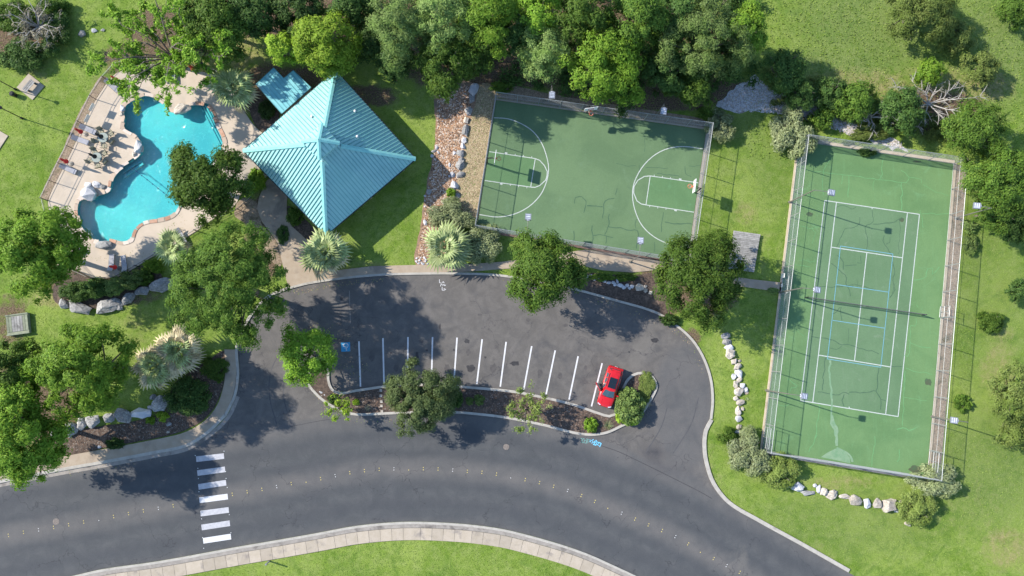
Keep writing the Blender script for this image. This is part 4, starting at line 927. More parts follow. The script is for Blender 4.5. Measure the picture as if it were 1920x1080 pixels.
# regular square fitted to the corners
hd = sum((c - ctr).length for c in cn) / 4
ang = math.atan2((cn[0] - ctr).y, (cn[0] - ctr).x); ang = sum([math.atan2((cn[k] - ctr).y, (cn[k] - ctr).x) + k * PI / 2 - (0 if math.atan2((cn[k] - ctr).y, (cn[k] - ctr).x) + k * PI / 2 < 4 else 2 * PI) for k in range(4)]) / 4
C4 = [Vector((c.x - ctr.x, c.y - ctr.y, EZ)) for c in cn]
RISE = 4.7
apex = Vector((0, 0, EZ + RISE))
FT = .64 / 6.9  # cap start fraction placeholder
roof = MB(); th = .10
tcap = 0.21      # cap half size as a fraction
for k in range(4):
    a, b = C4[k], C4[(k + 1) % 4]
    ta, tb = a.lerp(apex, 1 - tcap * .8), b.lerp(apex, 1 - tcap * .8)
    roof.face([a, b, tb, ta][::-1] if (b - a).cross(ta - a).z < 0 else [a, b, tb, ta])
    for p, q in ((a, b),):
        roof.face([p, q, q - Vector((0, 0, .16)), p - Vector((0, 0, .16))])
    roof.face([a - Vector((0,0,.16)), b - Vector((0,0,.16)), Vector((0, 0, EZ + RISE - .9))])
ro = roof.build('roof', M_ROOF, pav_root)
def seams(parent, a, b, top_a, top_b, count, lift=0.0, w=.05, h=.09, mat=M_SEAM):
    """ribs running up the slope of a triangular or trapezoid face"""
    u = (b - a); Ln = u.length; u = u / Ln
    nrm = (b - a).cross(top_a.lerp(top_b, .5) - a).normalized()
    if nrm.z < 0: nrm = -nrm
    up = nrm.cross(u).normalized()
    if up.z < 0: up = -up
    ta, tb = (top_a - a), (top_b - a); ha = ta.dot(up); xa = ta.dot(u); xb = tb.dot(u)
    for j in range(1, count):
        x = Ln * j / count
        if x < xa: hh = ha * x / xa
        elif x > xb: hh = ha * (Ln - x) / (Ln - xb)
        else: hh = ha
        if hh < .35: continue
        p = a + u * x + nrm * lift; q = p + up * (hh - .12)
        m = MB(); mat3 = Matrix((u, up, nrm)).transposed()
        m.box((p + q) / 2 + nrm * h / 2, (w, (q - p).length, h), mat=mat3); m.build('seam', mat, parent)
def facepanel(parent, a, b, ta, tb, count):
    seams(parent, a, b, ta, tb, count)
for k in range(4):
    a, b = C4[k], C4[(k + 1) % 4]; seams(ro, a, b, a.lerp(apex, 1 - tcap * .8), b.lerp(apex, 1 - tcap * .8), 34)
    m = MB(); e = a.lerp(apex, 1 - tcap * .95); d_ = (e - a).normalized(); sd = d_.cross(Vector((0, 0, 1))).normalized(); up = sd.cross(d_).normalized()
    for s_ in (-1, 1):
        m.face([a + up * .12, e + up * .12, e + up * .02 + sd * s_ * .26, a + up * .02 + sd * s_ * .26][::(1 if s_ < 0 else -1)])
    m.build('ridge_cap', M_RIDGE, ro)
    m = MB(); g = (b - a).normalized(); out = Vector((g.y, -g.x, 0)); out = out if out.dot(a + b) > 0 else -out
    m.box((a + b) / 2 + out * .05 - Vector((0, 0, .07)), ((b - a).length + .1, .10, .12), math.atan2(g.y, g.x)); m.build('gutter', M_BLACK, ro)
# raised cap
cap_lift = 1.35; cz = EZ + RISE * (1 - tcap) + cap_lift
cap = MB(); cc = [Vector((c.x * tcap, c.y * tcap, cz)) for c in C4]; ap2 = Vector((0, 0, EZ + RISE + cap_lift))
for k in range(4):
    cap.face([cc[k], cc[(k + 1) % 4], ap2][::-1]); cap.face([cc[k], cc[(k + 1) % 4], cc[(k + 1) % 4] - Vector((0, 0, .18)), cc[k] - Vector((0, 0, .18))])
cp = cap.build('cap_roof', M_ROOF, pav_root)
m = MB(); m.slab([Vector((c.x * tcap * .8, c.y * tcap * .8, 0)) for c in C4], EZ + RISE * (1 - tcap) - .3, cz - .1); m.build('lantern_wall', M_SEAM, pav_root)
for k in range(4):
    a = cc[k]; m = MB(); d_ = (ap2 - a).normalized(); sd = d_.cross(Vector((0, 0, 1))).normalized(); up = sd.cross(d_).normalized()
    for s_ in (-1, 1): m.face([a + up * .10, ap2 + up * .10, ap2 + up * .02 + sd * s_ * .22, a + up * .02 + sd * s_ * .22])
    m.build('ridge_cap', M_RIDGE, cp); seams(cp, cc[k], cc[(k + 1) % 4], ap2, ap2, 6)
# white vents
for px, py in [(585,219),(666,209),(670,256)]:
    # find the roof point under this pixel
    for it in range(40):
        z = EZ + it * .12; q = W(px, py, z) - Vector((ctr.x, ctr.y, 0)); inside_h = None
        best = 1e9
        for k in range(4):
            a, b = C4[k], C4[(k + 1) % 4]; nrm = (b - a).cross(apex - a).normalized(); nrm = nrm if nrm.z > 0 else -nrm
            zr = a.z - (nrm.x * (q.x - a.x) + nrm.y * (q.y - a.y)) / nrm.z; best = min(best, zr)
        if z >= best: break
    m = MB(); m.tube([(q.x, q.y, best - .1), (q.x, q.y, best + .22)], .09, 8); m.tube([(q.x, q.y, best + .22), (q.x, q.y, best + .3)], [.15, .06], 8); m.build('vent', M_WHITEBTN, pav_root)
# posts and slab
for k in range(4):
    for t in (.08, .5):
        p = C4[k].lerp(C4[(k + 1) % 4], t) * .9; m = MB(); m.box((p.x, p.y, EZ / 2 - .1), (.25, .25, EZ - .2), math.radians(45)); m.build('post', M_ROCKPALE, pav_root)
m = MB(); m.slab([Vector((c.x, c.y, 0)) * .88 for c in C4], 0, .085); m.build('floor_slab', M_CONC, pav_root)
# lower annex roof
AN = [(480,158),(513,127),(532,147),(550,132),(583,164),(528,213)]
azs = 2.75
ap = [W(x, y, azs) for x, y in AN]; ac = sum(ap, Vector()) / 6
an = thing('annex_building', 'low annex with a worn turquoise L-shaped metal roof beside the pavilion', 'building', (ac.x, ac.y, 0))
rel = [p - Vector((ac.x, ac.y, 0)) for p in ap]
m = MB(); m.slab(rel, azs - .12, azs); aro = m.build('roof', M_RUSTROOF, an)
m = MB(); m.slab([Vector((p.x * .9, p.y * .9, 0)) for p in rel], 0, azs - .14); m.build('wall', M_ROCKPALE, an)
du = (rel[5] - rel[0]); Lu = du.length; du /= Lu; dv = (rel[1] - rel[0]); Lv = dv.length; dv /= Lv
for j in range(1, 13):
    o_ = rel[0] + dv * (j * .42)
    # clip to the outline
    ts = [t * .15 for t in range(0, 60)]; ok = [t for t in ts if inside((o_ + du * t).x, (o_ + du * t).y, rel)]
    if len(ok) > 4:
        m = MB(); p, q = o_ + du * ok[0], o_ + du * ok[-1]; m.box((p + q) / 2 + Vector((0, 0, .03)), ((q - p).length, .035, .06), math.atan2(du.y, du.x)); m.build('seam', M_SEAM, aro)
for i in range(6):
    a, b = rel[i], rel[(i + 1) % 6]; g = b - a; m = MB(); m.box((a + b) / 2 - Vector((0, 0, .05)), (g.length, .06, .16), math.atan2(g.y, g.x)); m.build('fascia', M_SEAM, aro)

# ================================================================== VEGETATION
def leaves(name, cents, radii, count, size, mat, seed, flatten=.8, up=.35, crown=None):
    """leaf faces spread through leaf clumps; cents (n,3), radii (n,)"""
    r = np.random.default_rng(seed); n = len(cents); wt = radii ** 2; ci = r.choice(n, count, p=wt / wt.sum())
    d = r.normal(size=(count, 3)); d[:, 2] = np.where(r.random(count) < .75, np.abs(d[:, 2]), d[:, 2]); d /= np.linalg.norm(d, axis=1)[:, None]
    rr = radii[ci] * (1.06 - .5 * r.random(count) ** 1.5)
    c = cents[ci] + d * rr[:, None] * np.array([1, 1, flatten])
    nr = d * .85 + r.normal(size=(count, 3)) * .42; nr[:, 2] += up
    if crown is not None: nr += (c - np.array(crown[:3])) / crown[3] * .9
    core = r.random(count) < .14; c[core] = (cents[ci] + d * rr[:, None] * .45)[core]; nr /= np.linalg.norm(nr, axis=1)[:, None]
    t = np.cross(nr, r.normal(size=(count, 3))); t /= np.linalg.norm(t, axis=1)[:, None]; b = np.cross(nr, t)
    s = size * (r.uniform(.6, 1.35, count) * np.where(core, 2.0, 1.0))[:, None]; w_ = s * r.uniform(.45, .8, count)[:, None]
    V = np.stack([c - t * s, c + b * w_ * .5 - t * s * .1 + nr * s * .12, c + t * s, c - b * w_ * .5 - t * s * .1 - nr * s * .05], 1).reshape(-1, 3)
    me = bpy.data.meshes.new(name); me.vertices.add(count * 4); me.vertices.foreach_set('co', V.ravel())
    me.loops.add(count * 4); me.loops.foreach_set('vertex_index', np.arange(count * 4, dtype=np.int32))
    me.polygons.add(count); me.polygons.foreach_set('loop_start', np.arange(0, count * 4, 4, dtype=np.int32)); me.polygons.foreach_set('loop_total', np.full(count, 4, dtype=np.int32))
    me.materials.append(mat); me.update(); me.validate(); return me

seedc = [100]
def tree(px, py, rpx, h, sp, label, group=None, dens=1.0, leaf=.23, stretch=(1, 1), rot=0, clump=1.0, bark=None, cat='tree', name='broadleaf_tree', loose=0.0, hollow=None, limbs=9, cb=None):
    seedc[0] += 1; sd = seedc[0]; r = random.Random(sd)
    base_h = cb if cb is not None else h * .38
    hc = base_h + (h - base_h) * .55; R = rpx * .0600 * (1 - hc / CAM_H)
    g = W(px, py, hc); root = thing(name, label, cat, (g.x, g.y, 0), 0, group)
    cents = []; radii = []
    ncl = int(26 * clump + R * R * 4.2 * clump)
    cr = min(.88, .16 * R + .30) / math.sqrt(clump)
    ca, sa = math.cos(rot), math.sin(rot)
    ph = [r.uniform(0, 2 * PI) for _ in range(4)]
    tries = 0
    while len(cents) < ncl and tries < ncl * 12:
        tries += 1
        a = r.uniform(0, 2 * PI); q = math.sqrt(r.random())
        edge = 1 + .13 * math.sin(3 * a + ph[0]) + .10 * math.sin(5 * a + ph[1]) + .06 * math.sin(8 * a + ph[2])
        edge = max(.6, edge * (1 - loose * .3))
        rad = q * (R * edge - cr * .45)
        topz = base_h + (h - base_h) * (math.sqrt(max(0, 1 - (q * .93) ** 2)) * .78 + .22)
        botz = base_h + (h - base_h) * .12
        z = topz - (topz - botz) * (r.random() ** 1.6) * .9
        x, y = rad * math.cos(a) * stretch[0], rad * math.sin(a) * stretch[1]
        x, y = x * ca - y * sa, x * sa + y * ca
        if loose and mnoise.noise(Vector((x * .45, y * .45, sd))) < -.25 + loose * .45 : continue
        if hollow:
            hx, hy, hr = hollow
            if (x - hx) ** 2 + (y - hy) ** 2 < hr * hr: continue
        cents.append((x, y, z)); radii.append(cr * r.uniform(.45, 1.35))
    # trunk and limbs
    tb = MB(); bk = bark or M_BARK; tr = max(.09, R * .055)
    fork = Vector((r.uniform(-.2, .2), r.uniform(-.2, .2), base_h * .75))
    tb.tube([(0, 0, -.05), (fork.x * .5, fork.y * .5, base_h * .4), fork], [tr * 1.35, tr, tr * .9], 8)
    idx = r.sample(range(len(cents)), min(len(cents), limbs + int(R)))
    for i in idx:
        c = Vector(cents[i]); mid = fork.lerp(c, .5) + Vector((r.uniform(-.3, .3), r.uniform(-.3, .3), r.uniform(0, .4)))
        tb.tube([fork, mid, c], [tr * .5, tr * .3, .03], 5)
        for j in range(2):
            e = c + Vector((r.uniform(-1, 1), r.uniform(-1, 1), r.uniform(-.1, .6))) * cr; tb.tube([mid.lerp(c, .5), e], [.045, .015], 4, caps=False)
    tb.build('trunk', bk, root)
    leaf *= .74; cnt = int(dens * 800 * R * R * stretch[0] * stretch[1]) + 300
    link('crown', leaves('crown', np.array(cents), np.array(radii), cnt, leaf, L[sp], sd, crown=(0, 0, base_h + (h - base_h) * .25, R)), root)
    return root

def branchy(px, py, rpx, h, label, sp=None, dens=1.0, leaf=.17, bark=None, name='broadleaf_tree', group=None, nb=13, cat='tree', gap=None, zmin=.45, tk=1.0):
    """open tree whose limbs show; leaves sit along the branches"""
    seedc[0] += 1; sd = seedc[0]; r = random.Random(sd); R = rpx * .0605; g = W(px, py, h * .7)
    root = thing(name, label, cat, (g.x, g.y, 0), 0, group); tb = MB(); fork = Vector((0, 0, h * .35)); tr = max(.05, R * .05 * tk)
    tb.tube([(0, 0, -.05), (.05, 0, h * .2), fork], [tr * 1.4, tr, tr * .9], 7); cents = []; rad = []
    for i in range(nb):
        a = 2 * PI * i / nb + r.uniform(-.2, .2); ln = R * r.uniform(.7, 1.05)
        if gap and gap[0] < math.degrees(a) % 360 < gap[1]: ln *= .5
        end = Vector((math.cos(a) * ln, math.sin(a) * ln, h * r.uniform(zmin, .98)))
        p1 = fork.lerp(end, .4) + Vector((r.uniform(-.4, .4), r.uniform(-.4, .4), h * .13)); p2 = fork.lerp(end, .72) + Vector((r.uniform(-.5, .5), r.uniform(-.5, .5), h * .1))
        tb.tube([fork, p1, p2, end], [tr * .6, tr * .38, tr * .22, .02], 5)
        for j in range(int(5 + R)):
            t = r.uniform(.25, 1); b0 = p1.lerp(p2, t * 2 - 1) if t > .5 else fork.lerp(p1, t * 2)
            if t > .7: b0 = p2.lerp(end, (t - .7) / .3)
            aa = a + r.choice((-1, 1)) * r.uniform(.3, 1.1); l2 = R * r.uniform(.12, .34); e2 = b0 + Vector((math.cos(aa) * l2, math.sin(aa) * l2, r.uniform(-.2, .5)))
            tb.tube([b0, b0.lerp(e2, .5) + Vector((0, 0, .1)), e2], [.05, .035, .012], 4, caps=False)
            for q in (.35, .6, .85, 1.0): cents.append(tuple(b0.lerp(e2, q))); rad.append(r.uniform(.18, .38) + R * .012)
            if sp is None:
                for w_ in range(3):
                    e3 = b0.lerp(e2, r.uniform(.4, 1)) ; tb.tube([e3, e3 + Vector((r.uniform(-1, 1), r.uniform(-1, 1), r.uniform(-.1, .5))) * l2 * .5], [.02, .006], 3, caps=False)
    tb.build('trunk', bark or M_BARK, root)
    if sp:
        cents = np.array(cents); rad = np.array(rad); link('crown', leaves('crown', cents, rad, int(dens * 210 * R * R) + 120, leaf, L[sp], sd), root)
    return root

# shrubs: shared meshes, copied
def shrub_mesh(sp, seed, leaf=.13, cnt=2600, spiky=0):
    r = np.random.default_rng(seed); n = 34
    a = r.uniform(0, 2 * PI, n); q = np.sqrt(r.random(n)) * .78; z = np.sqrt(1 - q ** 2) * .75 * r.uniform(.35, 1, n)
    c = np.stack([np.cos(a) * q, np.sin(a) * q, z], 1) ; rr = r.uniform(.2, .34, n)
    return leaves('foliage', c, rr, cnt, leaf, L[sp], seed)
def stem_mesh():
    m = MB(); r = random.Random(5)
    for i in range(7):
        a = i * .9; m.tube([(0, 0, 0), (math.cos(a) * .2, math.sin(a) * .2, .3), (math.cos(a) * .55, math.sin(a) * .55, .6)], [.04, .03, .01], 4, caps=False)
    return m.mesh('stems', M_BARK)
STEM = stem_mesh(); SHR = {}
def shrub(px, py, rx, ry, h, sp, label, group=None, name='shrub', rot=0, leafk=1.0):
    R = (rx + ry) / 2 * .0615
    bucket = 0 if R < .9 else (1 if R < 1.9 else 2)
    key = (sp, bucket, (int(px) + int(py)) % 2)
    if key not in SHR:
        lf = (.17, .085, .058)[bucket]; SHR[key] = shrub_mesh(sp, hash((px, py)) % 9999 + 5, lf, (1100, 4200, 9000)[bucket])
    g = W(px, py, h * .5); root = thing(name, label, 'shrub', (g.x, g.y, 0), math.radians(rot), group)
    root.scale = (rx * .0615 * 1.22, ry * .0615 * 1.22, h * 1.1); link('foliage', SHR[key], root); link('stems', STEM, root); return root

# ---- big single trees
tree(425,535,112,14.0,'mid','largest oak, mid-green and dense, over the bend between pool and lot', dens=1.5, leaf=.18, clump=1.5)
tree(385,342,86,8.5,'mid','dark glossy tree with jagged edge overhanging the right side of the pool', dens=.95, leaf=.25, loose=.30, stretch=(1,1))
tree(62,470,90,11,'bright','bright green tree at the left picture edge level with the pool bottom', dens=1.0, leaf=.24)
tree(148,690,92,13.0,'bright','round bright green tree above the lower left boulders', dens=1.1, leaf=.23, clump=1.1)
tree(30,815,92,11.5,'bright','tall bright tree in the lower left corner shading the street', dens=1.1, leaf=.25, stretch=(.92,1.15), rot=.3)
tree(12,690,52,10,'mid','darker tree at the left edge behind the wooden box', dens=.9, leaf=.24)
tree(571,664,56,6.5,'bright','small bright green tree at the left end of the parking island', dens=1.15, leaf=.20)
tree(789,746,68,5.4,'liveoak','dense grey-green live oak in the middle of the parking island', dens=2.2, leaf=.16, clump=2.2)
tree(1018,507,76,9.0,'mid','rounded green tree overhanging the north kerb of the parking lot', dens=1.05, leaf=.22)
tree(1314,520,94,8.2,'mid','large green tree with a gap in its crown between the two courts', dens=1.15, leaf=.21, hollow=(1.2,-1.9,.8), stretch=(.95,1.05))
tree(611,82,68,9.5,'lime','lime green tree just above the turquoise roof', dens=1.05, leaf=.22, stretch=(1.02,.92))
tree(529,86,34,7.5,'lime','small lime tree left of the big lime tree above the roof', dens=1.0, leaf=.22)
branchy(300,85,118,10,'sparse spreading tree with bare limbs over the top of the pool', 'bright', 1.35, .18, nb=18, gap=(300,350), tk=.5)
branchy(365,75,70,10,'thin leafy tree right of the sparse spreading tree', 'bright', .95, .19, nb=9, tk=.6)
tree(410,30,72,9,'mid','dense mid green tree at the top edge above the pool', dens=1.0, leaf=.24)
# ---- island
branchy(990,768,38,4.2,'thin young tree with open foliage on the parking island', 'olive', 1.5, .13, nb=9)
branchy(637,765,26,3.4,'spindly lime sapling by the lower kerb of the island', 'lime', 1.5, .13, nb=7)
# ---- woods along the top
WG = 'trees in the woods along the top edge'
woods = [(470,14,54,7,'dark','dark tree at the top edge right of the thin leafy tree'),(560,22,56,6.5,'dark','dark tree behind the lime tree, above the annex roof'),(660,6,52,6.5,'dark','dark tree at the top edge above the pavilion apex'),
 (745,45,66,11,'grey','grey-green tree upper right of the pavilion apex'),(825,35,70,11,'grey','grey-green tree at the top edge above the red mulch strip'),(738,110,40,7,'dark','low dark green tree beside the lawn right of the pavilion'),(832,118,56,8.5,'mid','mid green tree at the top of the lawn beside the mulch strip'),
 (915,35,62,11,'bright','bright tree at the top edge above the left court corner'),(890,95,48,8,'mid','mid green tree above the head of the mulch strip'),(1020,95,58,8.5,'grey','feathery grey-green tree above the left court floodlight'),(1010,20,55,10,'bright','bright tree at the top edge above the feathery tree'),
 (1135,118,84,9.5,'bright','large bright tree directly above the top basketball hoop'),(1095,30,62,11,'mid','mid green tree at the top edge behind the large bright tree'),(1195,40,62,11,'mid','green tree at the top edge right of the large bright tree'),(1265,25,50,10,'dark','dark tree at the top edge in the gap of the woods'),
 (1325,65,92,10,'grey','wide pale olive tree with bare twigs near the end of the woods'),(1245,130,50,7,'dark','dark tree behind the right court floodlight'),(1300,160,50,5,'mid','low green tree above the top right corner of the basketball court'),(1395,55,45,9,'bright','bright tree on the right edge of the woods beside the meadow'),(1368,108,36,5,'dark','dark low tree at the right end of the woods above the gravel'),(965,60,45,8,'dark','dark tree squeezed behind the feathery grey tree'),(1175,170,36,5,'dark','dark undergrowth tree close above the top basketball fence'),(700,72,30,6,'dark','narrow dark tree between lime tree and grey-green trees')]
for q in woods: tree(q[0], q[1], q[2], q[3] * 1.15, q[4], q[5], WG, dens=1.0 if q[4] != 'grey' else 1.4, leaf=.23 if q[4] != 'grey' else .16, clump=1.0 if q[4] != 'grey' else 1.4)
# ---- right hand side
RG = 'trees and thickets right of the woods'
for q in [(1728,14,70,5.5,'olive','large olive-dark tree at the top edge of the meadow'),(1795,70,34,3,'olive','small olive tree right below the large meadow tree'),(1470,128,46,5,'dark','dark evergreen left of the meadow above the gravel'),(1505,178,34,4,'dark','dark bush-like tree on the right bank of the gravel'),
  (1605,190,42,4.2,'mid','green tree in the thicket above the tennis fence'),(1560,172,34,3.6,'dark','dark tree left in the thicket above the tennis fence'),(1690,208,52,4.5,'dark','dark tree between the thicket and the dead branches'),(1748,135,28,3.4,'bright','bright round tree above the dead branches'),(1840,128,36,3.2,'olive','dull olive tree right of the bright round tree'),
  (1832,248,66,6.5,'mid','broad green tree off the top right corner of the tennis court'),(1880,335,72,7,'mid','large green tree at the right edge beside the tennis fence'),(1868,395,44,5.5,'mid','green tree right of the upper right tennis floodlight'),(1905,420,40,5,'dark','dark tree at the right edge below the floodlight'),
  (1910,735,58,5,'olive','olive tree at the right edge level with the tennis baseline'),(1912,810,40,4,'olive','lower olive tree at the right edge'),(1912,545,22,2.5,'dark','small dark tree cut by the right edge'),(1905,15,36,4,'mid','green tree in the top right corner')]:
    tree(q[0], q[1], q[2], q[3], q[4], q[5], RG, dens=1.15, leaf=.19, clump=1.3, cb=.6 if q[3] < 5 else None)
branchy(1752,188,82,3.8,'dead leafless tree with white branches above the tennis court', None, bark=M_PALEBARK, name='dead_tree', nb=9, zmin=.25, tk=.6)
branchy(1640,215,40,3,'bare bleached twigs tangled beside the dead tree', None, bark=M_PALEBARK, name='dead_tree', nb=8, zmin=.25)
branchy(62,42,52,3.5,'grey leafless shrub thicket in the upper left corner', 'straw', .8, .12, bark=M_PALEBARK, name='bare_shrub', nb=14, cat='shrub', zmin=.3)
# ---- shrubs
SG = 'silver sage bushes by the courts'
for q in [(850,404,42,28,1.9,'sage','silver bush at the lower left outside corner of the basketball court'),(905,458,38,34,2.0,'sage','grey-green bush between the palm and the basketball court bottom'),(1490,248,38,48,2.6,'sage','tall silver bush outside the top left tennis corner'),(1350,235,26,30,1.8,'sage','silver bush outside the top right basketball corner'),(1408,850,36,40,2.0,'sage','silver bush left of the bottom left tennis corner'),(1462,884,36,30,1.9,'olive','darker olive bush below the bottom left tennis corner'),(1758,905,44,30,1.9,'sage','silver bush under the bottom right tennis corner'),(1722,952,32,32,1.9,'olive','dark olive bush ending the rock row at the lower right')]:
    shrub(*q, group=SG)
GG = 'garden shrubs'
for q in [(40,105,38,30,1.8,'dark','dark clipped bush below the grey thicket at upper left'),(20,30,36,26,2,'mid','green bush in the top left corner'),(95,15,30,22,1.6,'mid','green bush at the top edge right of the grey thicket'),(100,60,26,40,1.8,'dark','dark green bush flank of the grey thicket'),(480,340,15,24,1.5,'bright','bright upright shrub beside the left pavilion corner'),(553,405,14,18,.9,'mid','low green shrub under the lower left pavilion eave'),
  (178,540,26,18,1.4,'dark','dark shrub in the bed below the pool'),(212,537,20,16,1.3,'grey','blue-green shrub in the bed below the pool'),(245,523,22,16,1.3,'grey','blue-green shrub right of centre in the bed below the pool'),(285,500,18,13,1.2,'bright','bright clipped shrub against the pool fence'),(140,548,26,18,1.3,'dark','dark shrub at the left of the bed below the pool'),(270,520,16,12,1.1,'mid','green shrub behind the large grey boulder'),
  (352,745,36,34,1.8,'dark','dark rounded shrub below the twin palms'),(402,690,22,20,.8,'mid','dark mossy ground shrub beside the sidewalk bend'),(410,708,8,8,.6,'mid','tiny green plant on the bed edge by the sidewalk bend'),(282,788,8,7,.6,'bright','tiny lime plant right of the last boulders'),(304,781,10,8,.6,'lime','small yellow-green plant below the big grey boulder'),(215,832,14,9,.6,'dark','low dark green plant near the lower left sidewalk'),
  (1182,763,26,28,2.0,'grey','grey-green bush at the loop end of the island'),(1174,745,16,16,1.7,'grey','smaller grey-green bush touching the parked car side'),(1167,775,11,16,1.0,'lime','yellow-green shrub tucked left under the loop bush'),(1184,788,12,9,1.0,'lime','yellow-green shrub below the loop bush'),(1108,797,12,12,.9,'bright','round clipped bright ball shrub on the island'),(1212,722,14,22,.5,'olive','low straggly groundcover in the island loop'),(1205,745,12,10,.45,'olive','small dry groundcover near the loop kerb'),
  (624,748,9,8,.6,'dark','dark little shrub at the left of the island'),(668,754,6,5,.5,'lime','tiny lime plant on the left part of the island'),(898,750,9,8,.6,'grey','small blue-green shrub right of the island oak'),(880,752,7,6,.5,'grey','tiny blue-green shrub next to the island oak'),(853,748,12,16,.9,'dark','dark shrub at the right foot of the island oak'),(846,362,8,9,.7,'bright','green tuft among the rocks of the mulch strip'),
  (941,163,20,12,1.2,'mid','green bush at the top left basketball corner'),(1330,212,20,14,1.3,'mid','green shrub behind the silver bush at the top right basketball corner'),(1540,215,22,26,2,'mid','bright shrub right of the tall silver bush'),(1362,817,16,16,1.0,'mid','spiky green shrub at the end of the turnaround rock row'),(1628,284,16,9,.9,'dark','dark shrub growing through the top tennis fence'),(1635,248,40,16,1.1,'olive','low olive shrub just above the top tennis fence'),
  (1860,604,24,21,1.1,'mid','round shrub alone in the grass right of the tennis court'),(1806,756,14,14,.8,'mid','small shrub in the grass above the lower right floodlight'),(1820,458,14,18,.9,'grey','fluffy shrub against the right tennis fence'),(1818,425,13,12,.8,'grey','small fluffy shrub below the upper right floodlight'),(1746,890,10,8,.7,'bright','bright weeds inside the bottom right tennis corner'),(1590,268,10,5,.4,'dark','weeds at the foot of the top tennis fence'),
  (1130,520,22,6,.5,'mid','low green plants behind the left white stones'),(1175,520,18,7,.5,'mid','low green plants above the large cream stone'),(1255,600,16,10,.8,'dark','dark undergrowth below the gapped tree'),(530,440,10,16,.5,'dark','dark plants in the soil left of the path'),(500,205,14,16,.8,'dark','dark shrub in the corner bed between annex and deck'),(1450,545,10,5,.4,'grey','pale tuft at the end of the path by the tennis gate'),(655,487,8,8,.6,'grey','blue agave-like clump beside the palm under the roof corner')]:
    shrub(*q, group=GG)
# thick undergrowth on the dark wood floor
UG = []
ug = random.Random(3)
cs, rs_ = [], []
for i in range(420):
    x = ug.uniform(640, 1420); y = ug.uniform(-20, 190 - abs(x - 1050) * .06)
    if x < 820 and y > 130: continue
    if 820 < x < 930 and y > 150: continue
    if 930 < x < 1330 and y > 160 + (x - 930) * .14: continue
    g = W(x, y); cs.append((g.x, g.y, ug.uniform(.1, .9))); rs_.append(ug.uniform(.5, 1.0))
link('undergrowth', leaves('undergrowth', np.array(cs), np.array(rs_), 26000, .2, L['dark'], 77), kind='stuff')
cs, rs_ = [], []
for i in range(150):
    x = ug.uniform(1440, 1800); y = 160 + (x - 1440) * .22 + ug.uniform(-32, 34)
    if 1440 < x < 1560 and y > 195: continue
    g = W(x, y); cs.append((g.x, g.y, ug.uniform(.05, .5))); rs_.append(ug.uniform(.35, .8))
link('bramble_cover', leaves('bramble_cover', np.array(cs), np.array(rs_), 12000, .16, L['olive'], 78), kind='stuff')

# ---- grass blades standing on the lawns, as loose tufts
def grass():
    r = np.random.default_rng(21); n = 150000
    X = r.uniform(-62, 66, n); Y = r.uniform(-32, 44, n); keep = np.ones(n, bool)
    R_ = lambda l: [W(*p) for p in l]
    for poly in (nk + sk[::-1], deck, [W(*p) for p in walk], R_([(925,175),(1335,230),(1297,497),(887,432)]), R_([(1495,262),(1818,307),(1765,902),(1426,847)]), ip + op[::-1], R_([(820,160),(898,158),(932,165),(893,415),(842,440),(840,497),(778,497),(800,345)]),
                 [Vector((c.x + ctr.x, c.y + ctr.y, 0)) * 1.0 for c in C4], offset(sk, -1.0) + offset(sk, -2.1)[::-1], R_([(112,815),(180,800),(312,768),(352,700),(421,657),(419,720),(343,809),(120,854)]), R_([(1068,539),(1130,512),(1240,512),(1262,540),(1248,592),(1158,563)]), sk + [Vector((q.x, q.y - 2.05, 0)) for q in sk[::-1]]):
        keep &= ~np_inside(X, Y, poly)
    X, Y = X[keep], Y[keep]; n = len(X)
    a = r.uniform(0, 2 * PI, n); h = r.uniform(.03, .085, n); far = (X > 30) & (Y > 22); h = np.where(far, h * 2.2, h); w = r.uniform(.03, .07, n) * np.where(far, 1.5, 1); ln = r.uniform(.02, .10, n)
    V = np.zeros((n, 3, 3)); V[:, 0] = np.stack([X - np.cos(a) * w, Y - np.sin(a) * w, np.full(n, .005)], 1); V[:, 1] = np.stack([X + np.cos(a) * w, Y + np.sin(a) * w, np.full(n, .005)], 1)
    V[:, 2] = np.stack([X - np.sin(a) * ln, Y + np.cos(a) * ln, h], 1)
    me = bpy.data.meshes.new('grass'); me.vertices.add(n * 3); me.vertices.foreach_set('co', V.ravel()); me.loops.add(n * 3); me.loops.foreach_set('vertex_index', np.arange(n * 3, dtype=np.int32))
    me.polygons.add(n); me.polygons.foreach_set('loop_start', np.arange(0, n * 3, 3, dtype=np.int32)); me.polygons.foreach_set('loop_total', np.full(n, 3, dtype=np.int32)); me.materials.append(leaf_mat('grass blades', (0.13, 0.205, 0.026), (0.25, 0.320, 0.075), (0.19, 0.270, 0.045), .3)); me.update()
    link('grass', me, kind='stuff')
grass()
# ---- palms
def frond_mesh(dry):
    m = MB(); r = random.Random(3 + dry); pet = .75
    m.tube([(0,0,0),(pet*.5,0,.05),(pet,0,.04)], [.035,.025,.02], 4, caps=False)
    for i in range(11):
        a = math.radians(-85 + 170 * i / 10); ln = (1.0 if not dry else .85) * (1 - .22 * abs(a) / 1.75) * r.uniform(.88, 1.05)
        d = Vector((math.cos(a), math.sin(a), 0)); s = Vector((-d.y, d.x, 0)) * .085
        o = Vector((pet, 0, .04)); mid = o + d * ln * .55 + Vector((0, 0, .05)); tip = o + d * ln + Vector((0, 0, -.22 if not dry else -.35))
        m.face([o, mid + s, mid + Vector((0, 0, .03)), ]); m.face([o, mid + Vector((0, 0, .03)), mid - s]); m.face([mid + s, tip, mid + Vector((0, 0, .03))]); m.face([mid + Vector((0, 0, .03)), tip, mid - s])
    return m.mesh('frond', M_FRONDDRY if dry else M_FROND)
FR = [frond_mesh(0), frond_mesh(1)]
